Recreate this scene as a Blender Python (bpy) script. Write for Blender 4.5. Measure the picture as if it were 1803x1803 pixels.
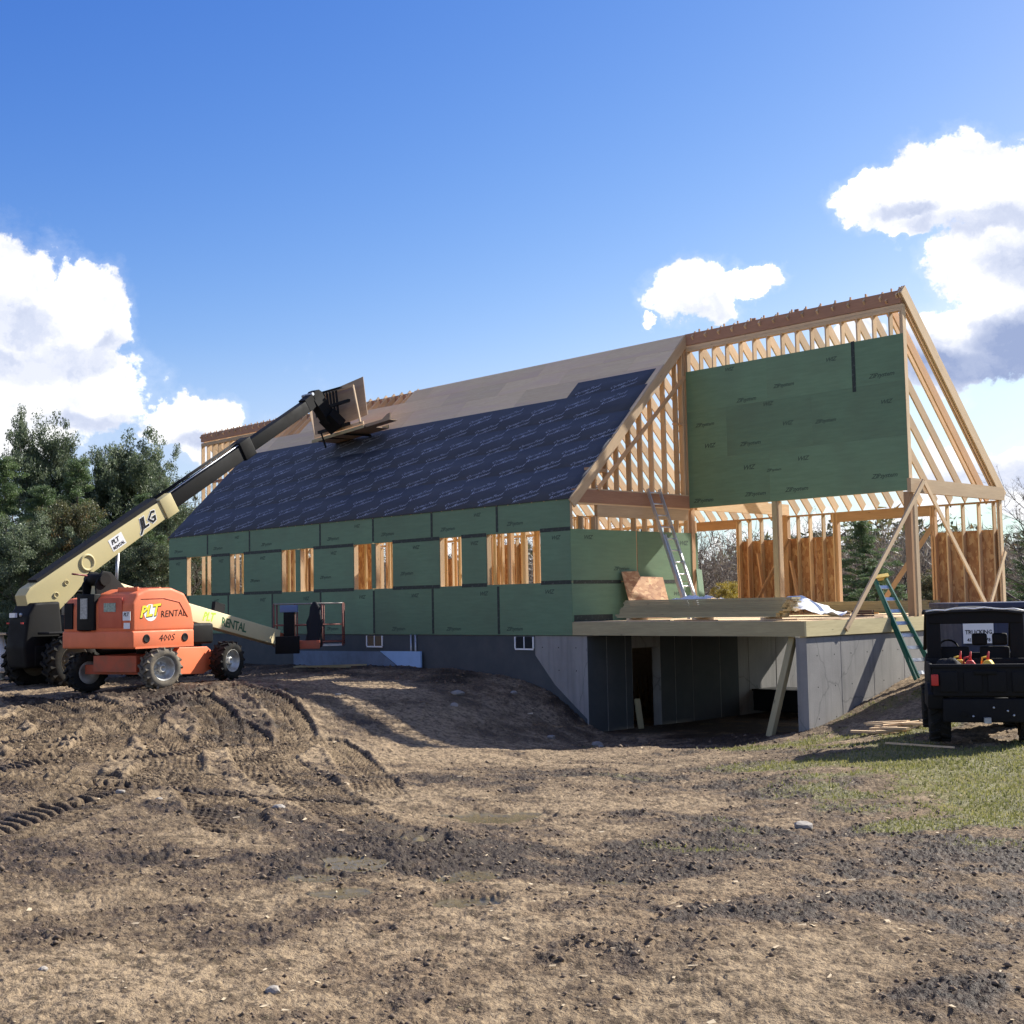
import bpy, bmesh, math, random
import numpy as np
from mathutils import Vector, Matrix
random.seed(7); RNG = np.random.default_rng(11)
F = 0.3048                      # everything below is laid out in feet and built in metres
for o in list(bpy.data.objects): bpy.data.objects.remove(o)
SC = bpy.context.scene; COL = SC.collection

# ------------------------------------------------------------------ camera
CAM = np.array([66.27, -69.75, 2.51]); YAW, PITCH, ROLL = -0.8049, 0.0707, -0.0197
FWD_H = np.array([math.sin(YAW), math.cos(YAW), 0.0]); RT_H = np.array([math.cos(YAW), -math.sin(YAW), 0.0])
fw = np.array([FWD_H[0]*math.cos(PITCH), FWD_H[1]*math.cos(PITCH), math.sin(PITCH)])
up0 = np.cross(RT_H, fw)
RV = RT_H*math.cos(ROLL) + up0*math.sin(ROLL); UV = -RT_H*math.sin(ROLL) + up0*math.cos(ROLL)
cd = bpy.data.cameras.new('camera'); co = bpy.data.objects.new('camera', cd); COL.objects.link(co)
co.matrix_world = Matrix(((RV[0], UV[0], -fw[0], CAM[0]*F), (RV[1], UV[1], -fw[1], CAM[1]*F), (RV[2], UV[2], -fw[2], CAM[2]*F), (0, 0, 0, 1)))
cd.sensor_fit = 'HORIZONTAL'; cd.sensor_width = 36; cd.lens = 36*2265.2/1803
cd.clip_start = 0.1; cd.clip_end = 6000
SC.camera = co
SC.render.resolution_x = SC.render.resolution_y = 1024
def sky_dir(u, v):
    d = fw + RV*(u-901)/2265.2 - UV*(v-901)/2265.2; d = d/np.linalg.norm(d)
    return math.atan2(d[1], d[0]), math.asin(d[2])

# ------------------------------------------------------------------ sun, exposure
SUN = Vector((0.31, 1.30, 1.0)).normalized()
sl = bpy.data.lights.new('sun', 'SUN'); sl.energy = 5.0; sl.angle = math.radians(0.53); sl.color = (1, 0.955, 0.88)
so = bpy.data.objects.new('sun', sl); COL.objects.link(so)
so.rotation_euler = SUN.to_track_quat('Z', 'Y').to_euler(); so.location = (0, 0, 30)
SC.view_settings.view_transform = 'Standard'; SC.view_settings.look = 'None'
SC.view_settings.gamma = 1; SC.view_settings.exposure = 1.0; SC.view_settings.use_curve_mapping = False

# ------------------------------------------------------------------ node helper
class NT:
    def __init__(s, nt): s.nt = nt; s.n = nt.nodes; s.l = nt.links
    def add(s, t, **k):
        n = s.n.new(t)
        for a, b in k.items(): setattr(n, a, b)
        return n
    def put(s, inp, v):
        if hasattr(v, 'is_linked') or isinstance(v, bpy.types.NodeSocket): s.l.new(v, inp)
        elif v is not None:
            if isinstance(v, (tuple, list)) and len(v) == 3 and inp.type == 'RGBA': v = (*v, 1)
            inp.default_value = v
    def m(s, op, a, b=None, c=None, clamp=False):
        n = s.add('ShaderNodeMath', operation=op, use_clamp=clamp); s.put(n.inputs[0], a)
        if b is not None: s.put(n.inputs[1], b)
        if c is not None: s.put(n.inputs[2], c)
        return n.outputs[0]
    def v(s, op, a, b=None, c=None):
        n = s.add('ShaderNodeVectorMath', operation=op); s.put(n.inputs[0], a)
        if b is not None:
            if op == 'SCALE': s.put(n.inputs['Scale'], b)
            else: s.put(n.inputs[1], b)
        if c is not None: s.put(n.inputs[2], c)
        return n.outputs['Value'] if op in ('LENGTH', 'DOT_PRODUCT', 'DISTANCE') else n.outputs[0]
    def noise(s, vec, sc, det=3, rough=.5, dist=0, col=False):
        n = s.add('ShaderNodeTexNoise'); s.put(n.inputs['Vector'], vec)
        n.inputs['Scale'].default_value = sc; n.inputs['Detail'].default_value = det
        n.inputs['Roughness'].default_value = rough; n.inputs['Distortion'].default_value = dist
        return n.outputs['Color'] if col else n.outputs['Fac']
    def ramp(s, f, stops, interp='LINEAR'):
        n = s.add('ShaderNodeValToRGB'); n.color_ramp.interpolation = interp
        e = n.color_ramp.elements
        while len(e) < len(stops): e.new(0.5)
        for i, (p, c) in enumerate(stops):
            e[i].position = p; e[i].color = (*c, 1) if len(c) == 3 else c
        s.put(n.inputs[0], f); return n.outputs[0]
    def mr(s, v, a, b, c=0, d=1, smooth=False):
        n = s.add('ShaderNodeMapRange', clamp=True, interpolation_type='SMOOTHSTEP' if smooth else 'LINEAR')
        for i, x in enumerate((v, a, b, c, d)): s.put(n.inputs[i], x)
        return n.outputs[0]
    def mix(s, f, a, b, mode='MIX'):
        n = s.add('ShaderNodeMix', data_type='RGBA', blend_type=mode)
        s.put(n.inputs[0], f); s.put(n.inputs[6], a); s.put(n.inputs[7], b); return n.outputs[2]

# ------------------------------------------------------------------ world: Nishita sky with cumulus clouds at infinity
W = bpy.data.worlds.new('World'); SC.world = W; W.use_nodes = True
t = NT(W.node_tree); t.n.clear()
sky = t.add('ShaderNodeTexSky', sky_type='NISHITA', sun_disc=False)
sky.sun_elevation = math.asin(SUN.z); sky.sun_rotation = math.atan2(SUN.x, SUN.y)
sky.air_density = 1.0; sky.dust_density = 0.4; sky.ozone_density = 3.0; sky.altitude = 100
SKY_STRENGTH = 0.13
skyc = t.v('SCALE', sky.outputs[0], SKY_STRENGTH)
sx_ = t.add('ShaderNodeSeparateXYZ'); t.put(sx_.inputs[0], skyc); cx_ = t.add('ShaderNodeCombineXYZ')     # camera-like colour response of the blue
chn = [t.m('MINIMUM', t.m('MULTIPLY', t.m('POWER', sx_.outputs[i_], pw), kk), 1.3) for i_, (kk, pw) in enumerate(((1.98, 2.15), (.785, 1.52), (.60, .8)))]
chn[0] = t.m('MINIMUM', chn[0], t.m('MULTIPLY', chn[1], .80))
for i_ in range(3): t.put(cx_.inputs[i_], chn[i_])
skyc = cx_.outputs[0]
gc = t.add('ShaderNodeTexCoord').outputs['Generated']
sp = t.add('ShaderNodeSeparateXYZ'); t.put(sp.inputs[0], t.v('NORMALIZE', gc))
az = t.m('ARCTAN2', sp.outputs[1], sp.outputs[0]); el = t.m('ARCSINE', sp.outputs[2])
cb = t.add('ShaderNodeCombineXYZ'); t.put(cb.inputs[0], az); t.put(cb.inputs[1], el)
P = cb.outputs[0]
w1 = t.v('SUBTRACT', t.noise(P, 9, 2, .5, col=True), (.5, .5, .5))
w2 = t.v('SUBTRACT', t.noise(P, 34, 5, .62, col=True), (.5, .5, .5))
Pw = t.v('ADD', P, t.v('ADD', t.v('SCALE', w1, .055), t.v('SCALE', w2, .042)))
def blob_field(blobs, Pv):
    acc = None
    for (x, y, rx, ry) in blobs:
        a, e = sky_dir(x, y)
        d = t.v('LENGTH', t.v('MULTIPLY', t.v('SUBTRACT', Pv, (a, e, 0)), (2265.2/rx*.93, 2265.2/ry*.93, 0)))
        q = t.m('SUBTRACT', 1.0, d)
        acc = q if acc is None else t.m('SMOOTH_MAX', acc, q, 0.12)
    return acc
CL = [(-20, 570, 150, 132), (150, 550, 78, 80), (110, 690, 120, 75), (20, 720, 130, 90), (45, 505, 58, 48), (-30, 490, 62, 60),
      (325, 742, 90, 46), (370, 775, 60, 60),
      (1215, 500, 78, 52), (1250, 532, 42, 34), (1315, 500, 50, 26), (1152, 560, 13, 18),
      (1560, 345, 92, 46), (1680, 318, 118, 66), (1800, 350, 92, 82), (1745, 440, 85, 68), (1800, 500, 90, 75), (1590, 392, 60, 22),
      (1750, 600, 150, 78), (1690, 640, 95, 62), (1800, 560, 90, 60), (1640, 560, 40, 22),
      (1730, 848, 100, 42), (1668, 815, 46, 20), (1815, 885, 70, 55), (1500, 590, 60, 22), (1600, 920, 70, 28)]
Bf = blob_field(CL, Pw)
# the rest of the sky carries the same scattered cumulus (only outside the part the photograph fixes)
ca, ce = sky_dir(901, 800)
faraz = t.mr(t.v('LENGTH', t.v('MULTIPLY', t.v('SUBTRACT', P, (ca, ce, 0)), (1, 1.3, 0))), .50, .62)
gen = t.noise(t.v('MULTIPLY', Pw, (1, 1.8, 1)), 3.2, 3, .55)
genf = t.m('MULTIPLY', t.m('SUBTRACT', gen, .565), 3.2)
genf = t.m('ADD', t.m('MULTIPLY', genf, faraz), t.m('MULTIPLY', t.m('SUBTRACT', 1.0, faraz), -1.0))
# low band of cloud near the horizon
low = t.m('SUBTRACT', t.m('MULTIPLY', t.noise(t.v('MULTIPLY', Pw, (1, 2.4, 1)), 7, 4, .55), 1.6), t.m('ADD', .48, t.m('MULTIPLY', el, 4.6)))
field = t.m('MAXIMUM', t.m('MAXIMUM', Bf, genf), low)
edge = t.m('ADD', field, t.m('MULTIPLY', t.m('SUBTRACT', t.noise(P, 70, 6, .65), .5), .62))
alpha = t.mr(edge, -.02, .17, smooth=True)
veil = t.m('MULTIPLY', t.mr(edge, -.30, .1, 0, 1, smooth=True), .12)
alpha = t.m('MAXIMUM', alpha, veil)
# grey bellies
DK = [(1745, 655, 130, 40), (1790, 600, 60, 50)]
DK2 = [(1700, 380, 115, 24), (1600, 352, 75, 16), (1790, 455, 60, 50), (1650, 610, 60, 36), (1735, 862, 100, 32), (20, 560, 60, 34), (120, 740, 90, 24), (60, 615, 130, 30), (345, 780, 60, 16), (180, 600, 40, 20)]
Pd = t.v('ADD', P, t.v('ADD', t.v('SCALE', w1, .06), t.v('SCALE', w2, .03)))
dsh = t.m('ADD', t.m('MULTIPLY', t.mr(blob_field(DK, Pd), -.35, .55, 0, 1, smooth=True), .85), t.m('MULTIPLY', t.mr(blob_field(DK2, Pd), -.4, .6, 0, 1, smooth=True), .38))
gsh = t.mr(t.noise(Pw, 17, 5, .6), .40, .72, 0, .46)
dark = t.m('MINIMUM', t.m('ADD', dsh, gsh), 1.0)
ccol = t.ramp(dark, [(0, (.72, .72, .72)), (.22, (.535, .54, .56)), (.5, (.36, .39, .475)), (1, (.18, .222, .345))])
# air near the horizon
hz = t.mr(el, -.02, .20, .80, 0.0)
skyg = t.mix(hz, skyc, (.235, .325, .475))
final = t.mix(alpha, skyg, ccol)
bg = t.add('ShaderNodeBackground'); t.put(bg.inputs[0], final); bg.inputs[1].default_value = 1.0
t.l.new(bg.outputs[0], t.add('ShaderNodeOutputWorld').inputs[0])

# ------------------------------------------------------------------ materials
MATS = {}
def mat(name, build):
    if name in MATS: return MATS[name]
    m = bpy.data.materials.new(name); m.use_nodes = True; k = NT(m.node_tree)
    bs = k.n['Principled BSDF']; build(k, bs); MATS[name] = m; return m
def bump(k, bs, h, st=.3, dist=.01):
    b = k.add('ShaderNodeBump'); b.inputs['Strength'].default_value = st; b.inputs['Distance'].default_value = dist
    k.put(b.inputs['Height'], h); k.l.new(b.outputs[0], bs.inputs['Normal'])
def objc(k): return k.add('ShaderNodeTexCoord').outputs['Object']
def rnd(k): return k.add('ShaderNodeObjectInfo').outputs['Random']
def shift(k, c):    # each piece gets its own stretch of grain
    r = rnd(k); cc = k.add('ShaderNodeCombineXYZ')
    k.put(cc.inputs[0], k.m('MULTIPLY', r, 37.0)); k.put(cc.inputs[1], k.m('MULTIPLY', r, 91.0)); k.put(cc.inputs[2], k.m('MULTIPLY', r, 13.0))
    return k.v('ADD', c, cc.outputs[0])
def wood(name, c1, c2, tone=.35, knots=True, rough=.75):
    def b(k, bs):
        c = shift(k, objc(k))
        g = k.noise(k.v('MULTIPLY', c, (1.2, 22, 22)), 3, 4, .6, .4)
        big = k.noise(k.v('MULTIPLY', c, (.6, 3, 3)), 2, 2)
        col = k.mix(k.mr(g, .3, .72), c1, c2)
        col = k.mix(k.mr(big, .35, .7, 0, .35), col, tuple(x*.72 for x in c2))
        if knots:
            v = k.add('ShaderNodeTexVoronoi'); k.put(v.inputs['Vector'], k.v('MULTIPLY', c, (1, 3, 3))); v.inputs['Scale'].default_value = 1.8
            col = k.mix(k.mr(v.outputs['Distance'], .035, .09, .75, 0), col, tuple(x*.35 for x in c2))
        f = k.mr(rnd(k), 0, 1, 1-tone, 1.08)
        k.put(bs.inputs['Base Color'], k.v('MULTIPLY', col, k.v('SCALE', (1, 1, 1), f)))
        bs.inputs['Roughness'].default_value = rough; bump(k, bs, g, .25, .004)
    return mat(name, b)
SPF = wood('spruce_lumber', (.76, .56, .34), (.62, .42, .23))
FIR = wood('fir_lumber', (.66, .41, .22), (.52, .30, .145))
PT = wood('treated_lumber', (.44, .37, .20), (.34, .275, .145), .2)
LVL = wood('laminated_beam', (.44, .24, .14), (.34, .17, .10), .15, False)
LVLP = wood('laminated_beam_pale', (.60, .43, .25), (.50, .34, .19), .15, False)
PT_SUN = wood('sunlit_treated_lumber', (.66, .56, .30), (.54, .44, .22), .12)  # lighter copy of treated lumber, sunlight painted into the side fascia
def b_osb(k, bs):
    c = shift(k, objc(k)); v = k.add('ShaderNodeTexVoronoi')
    k.put(v.inputs['Vector'], k.v('ADD', k.v('MULTIPLY', c, (1, .45, 1)), k.v('SCALE', k.noise(c, 8, 2, col=True), .08))); v.inputs['Scale'].default_value = 16
    sx = k.add('ShaderNodeSeparateColor'); k.put(sx.inputs[0], v.outputs['Color'])
    col = k.ramp(sx.outputs[0], [(0, (.30, .13, .055)), (.45, (.42, .21, .09)), (.8, (.52, .30, .14)), (1, (.62, .40, .2))])
    col = k.mix(k.mr(k.noise(c, 2.2, 3), .4, .65, 0, .35), col, (.25, .12, .06))
    k.put(bs.inputs['Base Color'], col); bs.inputs['Roughness'].default_value = .7; bump(k, bs, sx.outputs[1], .3, .004)
OSB = mat('oriented_strand_board', b_osb)
def b_ply(k, bs):
    c = shift(k, objc(k)); g = k.noise(k.v('MULTIPLY', c, (1.5, 14, 14)), 1.6, 4, .6, 1.2)
    n2 = k.noise(k.v('MULTIPLY', c, (.4, 2.5, 1)), 1.1, 3)
    col = k.mix(k.mr(g, .3, .7), (.80, .60, .34), (.70, .49, .26)); col = k.mix(k.mr(n2, .45, .68, 0, .7), col, (.70, .47, .31))
    f = k.mr(rnd(k), 0, 1, .90, 1.08)
    k.put(bs.inputs['Base Color'], k.v('MULTIPLY', col, k.v('SCALE', (1, 1, 1), f))); bs.inputs['Roughness'].default_value = .7
PLY = mat('plywood', b_ply)
PLYD = wood('weathered_plywood', (.40, .29, .19), (.30, .21, .135), .1, False)
def b_zip(k, bs):
    c = shift(k, objc(k)); n = k.noise(k.v('MULTIPLY', c, (.8, 6, 2)), 2.5, 4, .6)
    n2 = k.noise(c, .8, 3)
    col = k.mix(k.mr(n, .35, .7), (.135, .232, .128), (.115, .198, .108)); col = k.mix(k.mr(n2, .42, .7, 0, .5), col, (.105, .150, .085))
    v = k.noise(k.v('MULTIPLY', c, (3, 40, 40)), 3, 2)
    col = k.mix(k.mr(v, .66, .74, 0, .35), col, (.040, .070, .046))
    f = k.mr(rnd(k), 0, 1, .90, 1.10)
    k.put(bs.inputs['Base Color'], k.v('MULTIPLY', col, k.v('SCALE', (1, 1, 1), f))); bs.inputs['Roughness'].default_value = .62; bump(k, bs, n, .15, .004)
ZIP = mat('green_sheathing', b_zip)
def b_zipink(k, bs): bs.inputs['Base Color'].default_value = (.032, .058, .040, 1); bs.inputs['Roughness'].default_value = .7
INK = mat('dark_green_print', b_zipink)
def b_tape(k, bs):
    c = objc(k); n = k.noise(k.v('MULTIPLY', c, (1, 1, 1)), 14, 3, .7)
    k.put(bs.inputs['Base Color'], k.mix(k.mr(n, .57, .68), (.012, .02, .014), (.07, .09, .075))); bs.inputs['Roughness'].default_value = .6
TAPE = mat('seam_tape', b_tape)
def b_under(k, bs):
    c = objc(k); n = k.noise(c, 1.3, 4, .6); n3 = k.noise(k.v('MULTIPLY', c, (.25, 3, 1)), 2, 3)
    col = k.mix(k.mr(n, .35, .7), (.050, .054, .066), (.060, .065, .078)); col = k.mix(k.mr(n3, .5, .7, 0, .3), col, (.056, .058, .066))
    k.put(bs.inputs['Base Color'], col)
    bs.inputs['Roughness'].default_value = .7; bs.inputs['Specular IOR Level'].default_value = .3; bump(k, bs, k.noise(k.v('MULTIPLY', c, (.5, 2.2, 2.2)), 3, 4), .5, .03)
UNDER = mat('roof_underlayment_fabric', b_under)
def simple(name, col, rough=.5, metal=0, spot=0, spotc=None, sc=6, coat=0, bmp=0):
    def b(k, bs):
        if spot:
            n = k.noise(objc(k), sc, 5, .62)
            k.put(bs.inputs['Base Color'], k.mix(k.mr(n, .42, .72, 0, spot), col, spotc or tuple(x*.5 for x in col)))
            if bmp: bump(k, bs, n, bmp, .02)
            k.put(bs.inputs['Roughness'], k.mr(n, .3, .7, rough, min(1, rough+.25)))
        else:
            bs.inputs['Base Color'].default_value = (*col, 1); bs.inputs['Roughness'].default_value = rough
        bs.inputs['Metallic'].default_value = metal
        if name.startswith('black_'): bs.inputs['Specular IOR Level'].default_value = .18
        if coat: bs.inputs['Coat Weight'].default_value = coat
    return mat(name, b)
UINK = simple('pale_blue_print', (.46, .49, .57), .7, 0, .9, (.08, .09, .14), 5)
def b_conc(k, bs):
    c = objc(k); n = k.noise(c, .9, 5, .62); n2 = k.noise(k.v('MULTIPLY', c, (5, 5, .35)), 1.2, 4, .6); n3 = k.noise(c, 30, 4, .7)
    w = k.add('ShaderNodeTexVoronoi', feature='DISTANCE_TO_EDGE'); k.put(w.inputs['Vector'], k.v('ADD', c, k.v('SCALE', k.noise(c, 2.5, 3, col=True), .4))); w.inputs['Scale'].default_value = .33
    col = k.mix(k.mr(n, .3, .7), (.33, .315, .29), (.235, .225, .21)); col = k.mix(k.mr(n2, .5, .7, 0, .5), col, (.15, .145, .135)); col = k.mix(k.mr(n3, .6, .75, 0, .3), col, (.26, .26, .26))
    col = k.mix(k.mr(w.outputs['Distance'], .001, .007, .4, 0), col, (.07, .07, .07))
    k.put(bs.inputs['Base Color'], col); bs.inputs['Roughness'].default_value = .85; bump(k, bs, n3, .3, .01)
CONC = mat('poured_concrete', b_conc)
DAMP = simple('dampproof_coating', (.060, .068, .070), .85, 0, .8, (.095, .098, .095), 1.6)
FOAM = simple('blue_foam', (.33, .50, .72), .7, 0, .3, (.25, .36, .5), 3)
FOAM_SHADE = simple('shade_grey_foam', (.15, .20, .27), .7, 0, .5, (.10, .12, .14), 3)  # blue foam darkened, shade painted in for the left part
STEEL = simple('galvanised_steel', (.42, .44, .46), .4, .8, .5, (.22, .22, .22), 8)
ALU = simple('aluminium', (.62, .64, .66), .38, .85, .4, (.4, .4, .42), 10)
BLK = simple('black_painted_steel', (.006, .006, .006), .55, 0, .4, (.020, .017, .013), 3)
BLKM = simple('black_plastic', (.009, .009, .010), .6, 0, .4, (.022, .020, .018), 4)
RUB = simple('muddy_rubber', (.11, .095, .072), .9, 0, 1, (.27, .22, .15), 4, bmp=.4)
RUBD = simple('black_rubber', (.014, .014, .013), .9, 0, .7, (.055, .045, .032), 4, bmp=.3)
ORG = simple('orange_paint', (.76, .17, .06), .5, 0, .5, (.52, .15, .07), 2.2)
ORGD = simple('muddy_orange_paint', (.52, .10, .04), .55, 0, .8, (.24, .12, .07), 3)
ORGR = simple('recessed_orange_panel', (.55, .10, .04), .5, 0, .4, (.4, .08, .04), 3)
CRM = simple('cream_paint', (.72, .60, .34), .45, 0, .3, (.55, .46, .28), 2)
TAN = simple('tan_boom_paint', (.50, .42, .20), .45, 0, .35, (.40, .33, .16), 1.8)
WHT = simple('white_decal_and_highlight', (.78, .78, .76), .5)
YEL = simple('yellow_decal', (.85, .68, .04), .5)
BLKD = simple('black_decal', (.012, .012, .012), .5)
GRND = simple('green_decal', (.03, .12, .05), .5)
REDP = simple('red_plastic', (.55, .03, .02), .4, 0, .3, (.4, .03, .02), 4)
YELP = simple('yellow_plastic', (.80, .50, .05), .42, 0, .4, (.6, .36, .05), 4)
FIBG = simple('green_fibreglass', (.02, .15, .10), .4, 0, .4, (.03, .11, .08), 8)
NAVY = simple('navy_container_paint', (.016, .028, .075), .45, 0, .7, (.03, .035, .055), 3)
REDM = simple('red_trailer_paint', (.20, .05, .04), .5, 0, .5, (.12, .04, .04), 3)
TARP = simple('white_poly_sheet', (.80, .81, .82), .35, 0, .2, (.6, .62, .66), 3)
RIMM = simple('silver_rim', (.55, .55, .52), .45, .6, .8, (.25, .2, .14), 4)
ROCK = simple('field_stone', (.30, .27, .23), .85, 0, .8, (.26, .22, .18), 6, bmp=.4)
CLOD = simple('soil_clod', (.17, .12, .078), .9, 0, .8, (.10, .072, .048), 2)
CHIP = simple('pale_litter', (.50, .40, .26), .8, 0, .8, (.25, .17, .09), 1.5)
GLASS = simple('dark_window_glass', (.02, .025, .03), .08)
BARK = simple('grey_bark', (.13, .11, .09), .9, 0, .7, (.07, .06, .05), 5)
BARKL = simple('pale_twig_bark', (.20, .165, .135), .9, 0, .7, (.12, .09, .08), 3)
CLOTH = simple('dark_jacket_cloth', (.012, .013, .016), .9)
def leafmat(name, ca, cb, cc=None):
    def b(k, bs):
        a = k.add('ShaderNodeAttribute', attribute_name='tint').outputs['Fac']
        stops = [(0, ca), (.75, cb), (1, cc or cb)]
        col = k.ramp(a, stops); k.put(bs.inputs['Base Color'], col); bs.inputs['Roughness'].default_value = .55
        tr = k.add('ShaderNodeBsdfTranslucent'); k.put(tr.inputs[0], k.v('SCALE', col, 1.2))
        mx = k.add('ShaderNodeMixShader'); mx.inputs[0].default_value = .35
        out = k.n['Material Output']; k.l.new(bs.outputs[0], mx.inputs[1]); k.l.new(tr.outputs[0], mx.inputs[2]); k.l.new(mx.outputs[0], out.inputs[0])
    return mat(name, b)
LPINE = leafmat('pine_needles', (.048, .082, .036), (.11, .165, .06), (.22, .27, .11))
LDECI = leafmat('late_autumn_leaves', (.055, .070, .030), (.12, .115, .045), (.34, .17, .05))
LOLIVE = leafmat('silvery_leaves', (.055, .080, .040), (.13, .165, .085), (.34, .38, .26))
LYEL = leafmat('yellow_leaves', (.20, .16, .03), (.42, .32, .05), (.5, .42, .12))
LBRUSH = leafmat('bare_brush', (.085, .066, .055), (.17, .135, .11), (.24, .19, .07))
LGRASS = leafmat('lawn_grass', (.12, .13, .035), (.24, .23, .07), (.40, .33, .15))

# ------------------------------------------------------------------ mesh helpers
def frame(o=(0, 0, 0), y=(0, 1, 0), z=(0, 0, 1)):
    y = Vector(y).normalized(); z = Vector(z); x = y.cross(z).normalized(); z = x.cross(y)
    m = Matrix((x, y, z)).transposed().to_4x4(); m.translation = Vector(o); return m
class MB:
    def __init__(s): s.v = []; s.f = []; s.sm = []
    def add(s, vs, fs, smooth=False):
        b = len(s.v); s.v += [tuple(p) for p in vs]; s.f += [tuple(b+i for i in f) for f in fs]; s.sm += [smooth]*len(fs); return s
    def box(s, a, b, M=None, bev=0):
        (x0, y0, z0), (x1, y1, z1) = a, b
        x0, x1 = min(x0, x1), max(x0, x1); y0, y1 = min(y0, y1), max(y0, y1); z0, z1 = min(z0, z1), max(z0, z1)
        if bev:
            bm = bmesh.new(); bmesh.ops.create_cube(bm, size=1)
            for v in bm.verts: v.co = Vector(((x0+x1)/2+v.co.x*(x1-x0), (y0+y1)/2+v.co.y*(y1-y0), (z0+z1)/2+v.co.z*(z1-z0)))
            bmesh.ops.bevel(bm, geom=bm.edges[:], offset=bev, segments=2, profile=.6, affect='EDGES')
            return s.bm(bm, M, True)
        vs = [(x, y, z) for z in (z0, z1) for y in (y0, y1) for x in (x0, x1)]
        if M is not None: vs = [M @ Vector(p) for p in vs]
        return s.add(vs, [(0, 2, 3, 1), (4, 5, 7, 6), (0, 1, 5, 4), (2, 6, 7, 3), (0, 4, 6, 2), (1, 3, 7, 5)])
    def bm(s, bm, M=None, smooth=False):
        bm.verts.index_update(); vs = [(M @ v.co if M is not None else v.co.copy()) for v in bm.verts]
        s.add(vs, [tuple(v.index for v in f.verts) for f in bm.faces], smooth); bm.free(); return s
    def prism(s, poly, axis, a, b, M=None, bev=0):      # polygon in the two other axes, extruded a..b along axis
        def P(q, w):
            if axis == 0: return (w, q[0], q[1])
            if axis == 1: return (q[0], w, q[1])
            return (q[0], q[1], w)
        bm = bmesh.new(); A = [bm.verts.new(P(q, a)) for q in poly]; B = [bm.verts.new(P(q, b)) for q in poly]; n = len(poly)
        bm.faces.new(A); bm.faces.new(B[::-1])
        for i in range(n): bm.faces.new((A[i], B[i], B[(i+1) % n], A[(i+1) % n]))
        bmesh.ops.recalc_face_normals(bm, faces=bm.faces[:])
        if bev: bmesh.ops.bevel(bm, geom=bm.edges[:], offset=bev, segments=3, profile=.6, affect='EDGES')
        bmesh.ops.recalc_face_normals(bm, faces=bm.faces[:])
        return s.bm(bm, M, bev > 0)
    def tube(s, pts, r, n=8, M=None, cap=True):
        pts = [Vector(p) for p in pts]; rs = r if isinstance(r, (list, tuple)) else [r]*len(pts); rings = []
        for i, p in enumerate(pts):
            d = (pts[min(i+1, len(pts)-1)]-pts[max(i-1, 0)]).normalized()
            u = d.orthogonal().normalized() if i == 0 else (u - d*u.dot(d)).normalized()
            w = d.cross(u); rings.append([p+(u*math.cos(2*math.pi*k/n)+w*math.sin(2*math.pi*k/n))*rs[i] for k in range(n)])
        vs = [q for R in rings for q in R]
        if M is not None: vs = [M @ q for q in vs]
        fs = [(i*n+k, i*n+(k+1) % n, (i+1)*n+(k+1) % n, (i+1)*n+k) for i in range(len(pts)-1) for k in range(n)]
        s.add(vs, fs, True)
        if cap: s.f += [tuple(len(s.v)-len(vs)+k for k in range(n))[::-1], tuple(len(s.v)-n+k for k in range(n))]; s.sm += [False, False]
        return s
    def bar(s, p0, p1, w, h, up=(0, 0, 1)):
        p0, p1 = Vector(p0), Vector(p1); d = (p1-p0); L = d.length; M = frame(p0, d, up)
        return s.box((-w/2, 0, -h/2), (w/2, L, h/2), M)
    def lathe(s, prof, n=24, M=None):                     # prof: (radius, along x)
        vs = [(x, r*math.cos(2*math.pi*k/n), r*math.sin(2*math.pi*k/n)) for (r, x) in prof for k in range(n)]
        if M is not None: vs = [M @ Vector(q) for q in vs]
        fs = [(i*n+k, (i+1)*n+k, (i+1)*n+(k+1) % n, i*n+(k+1) % n) for i in range(len(prof)-1) for k in range(n)]
        return s.add(vs, fs, True)
    def mesh(s, name):
        me = bpy.data.meshes.new(name); me.from_pydata([(a*F, b*F, c*F) for a, b, c in s.v], [], s.f); me.polygons.foreach_set('use_smooth', s.sm)
        me.update(); return me
    def build(s, name, m, parent=None, loc=None):
        me = s.mesh(name); me.materials.append(m); return link(name, me, parent, loc)
def link(name, me, parent=None, loc=None):
    o = bpy.data.objects.new(name, me); COL.objects.link(o)
    if parent is not None: o.parent = parent
    if loc is not None: o.location = [c*F for c in loc]
    return o
def thing(name, label, cat, loc=(0, 0, 0), rz=0, group=None):
    o = bpy.data.objects.new(name, None); COL.objects.link(o); o.empty_display_size = .3
    o.location = [c*F for c in loc]; o.rotation_euler = (0, 0, rz); return tag(o, label, cat, group)
def tag(o, label, cat, group=None):
    o['label'] = label; o['category'] = cat
    if group: o['group'] = group
    return o
def struct(o): o['kind'] = 'structure'; return o
def stuff(o, label=None, cat=None):
    o['kind'] = 'stuff'
    if label: o['label'] = label; o['category'] = cat
    return o
_mc = {}
def member(name, p0, p1, w, h, m, parent, up=(0, 0, 1)):  # board from p0 to p1, w across, h along "up"; own grain axis
    p0, p1 = Vector(p0), Vector(p1); d = p1-p0; L = d.length; key = (round(L, 2), w, h, m.name)
    if key not in _mc:
        b = MB().box((0, -w/2, -h/2), (L, w/2, h/2)); me = b.mesh(name); me.materials.append(m); _mc[key] = me
    o = link(name, _mc[key], parent)
    x = d.normalized(); z = Vector(up); z = (z-x*z.dot(x)).normalized(); y = z.cross(x)
    R = Matrix((x, y, z)).transposed().to_4x4(); R.translation = p0*F; o.matrix_local = R; return o
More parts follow.
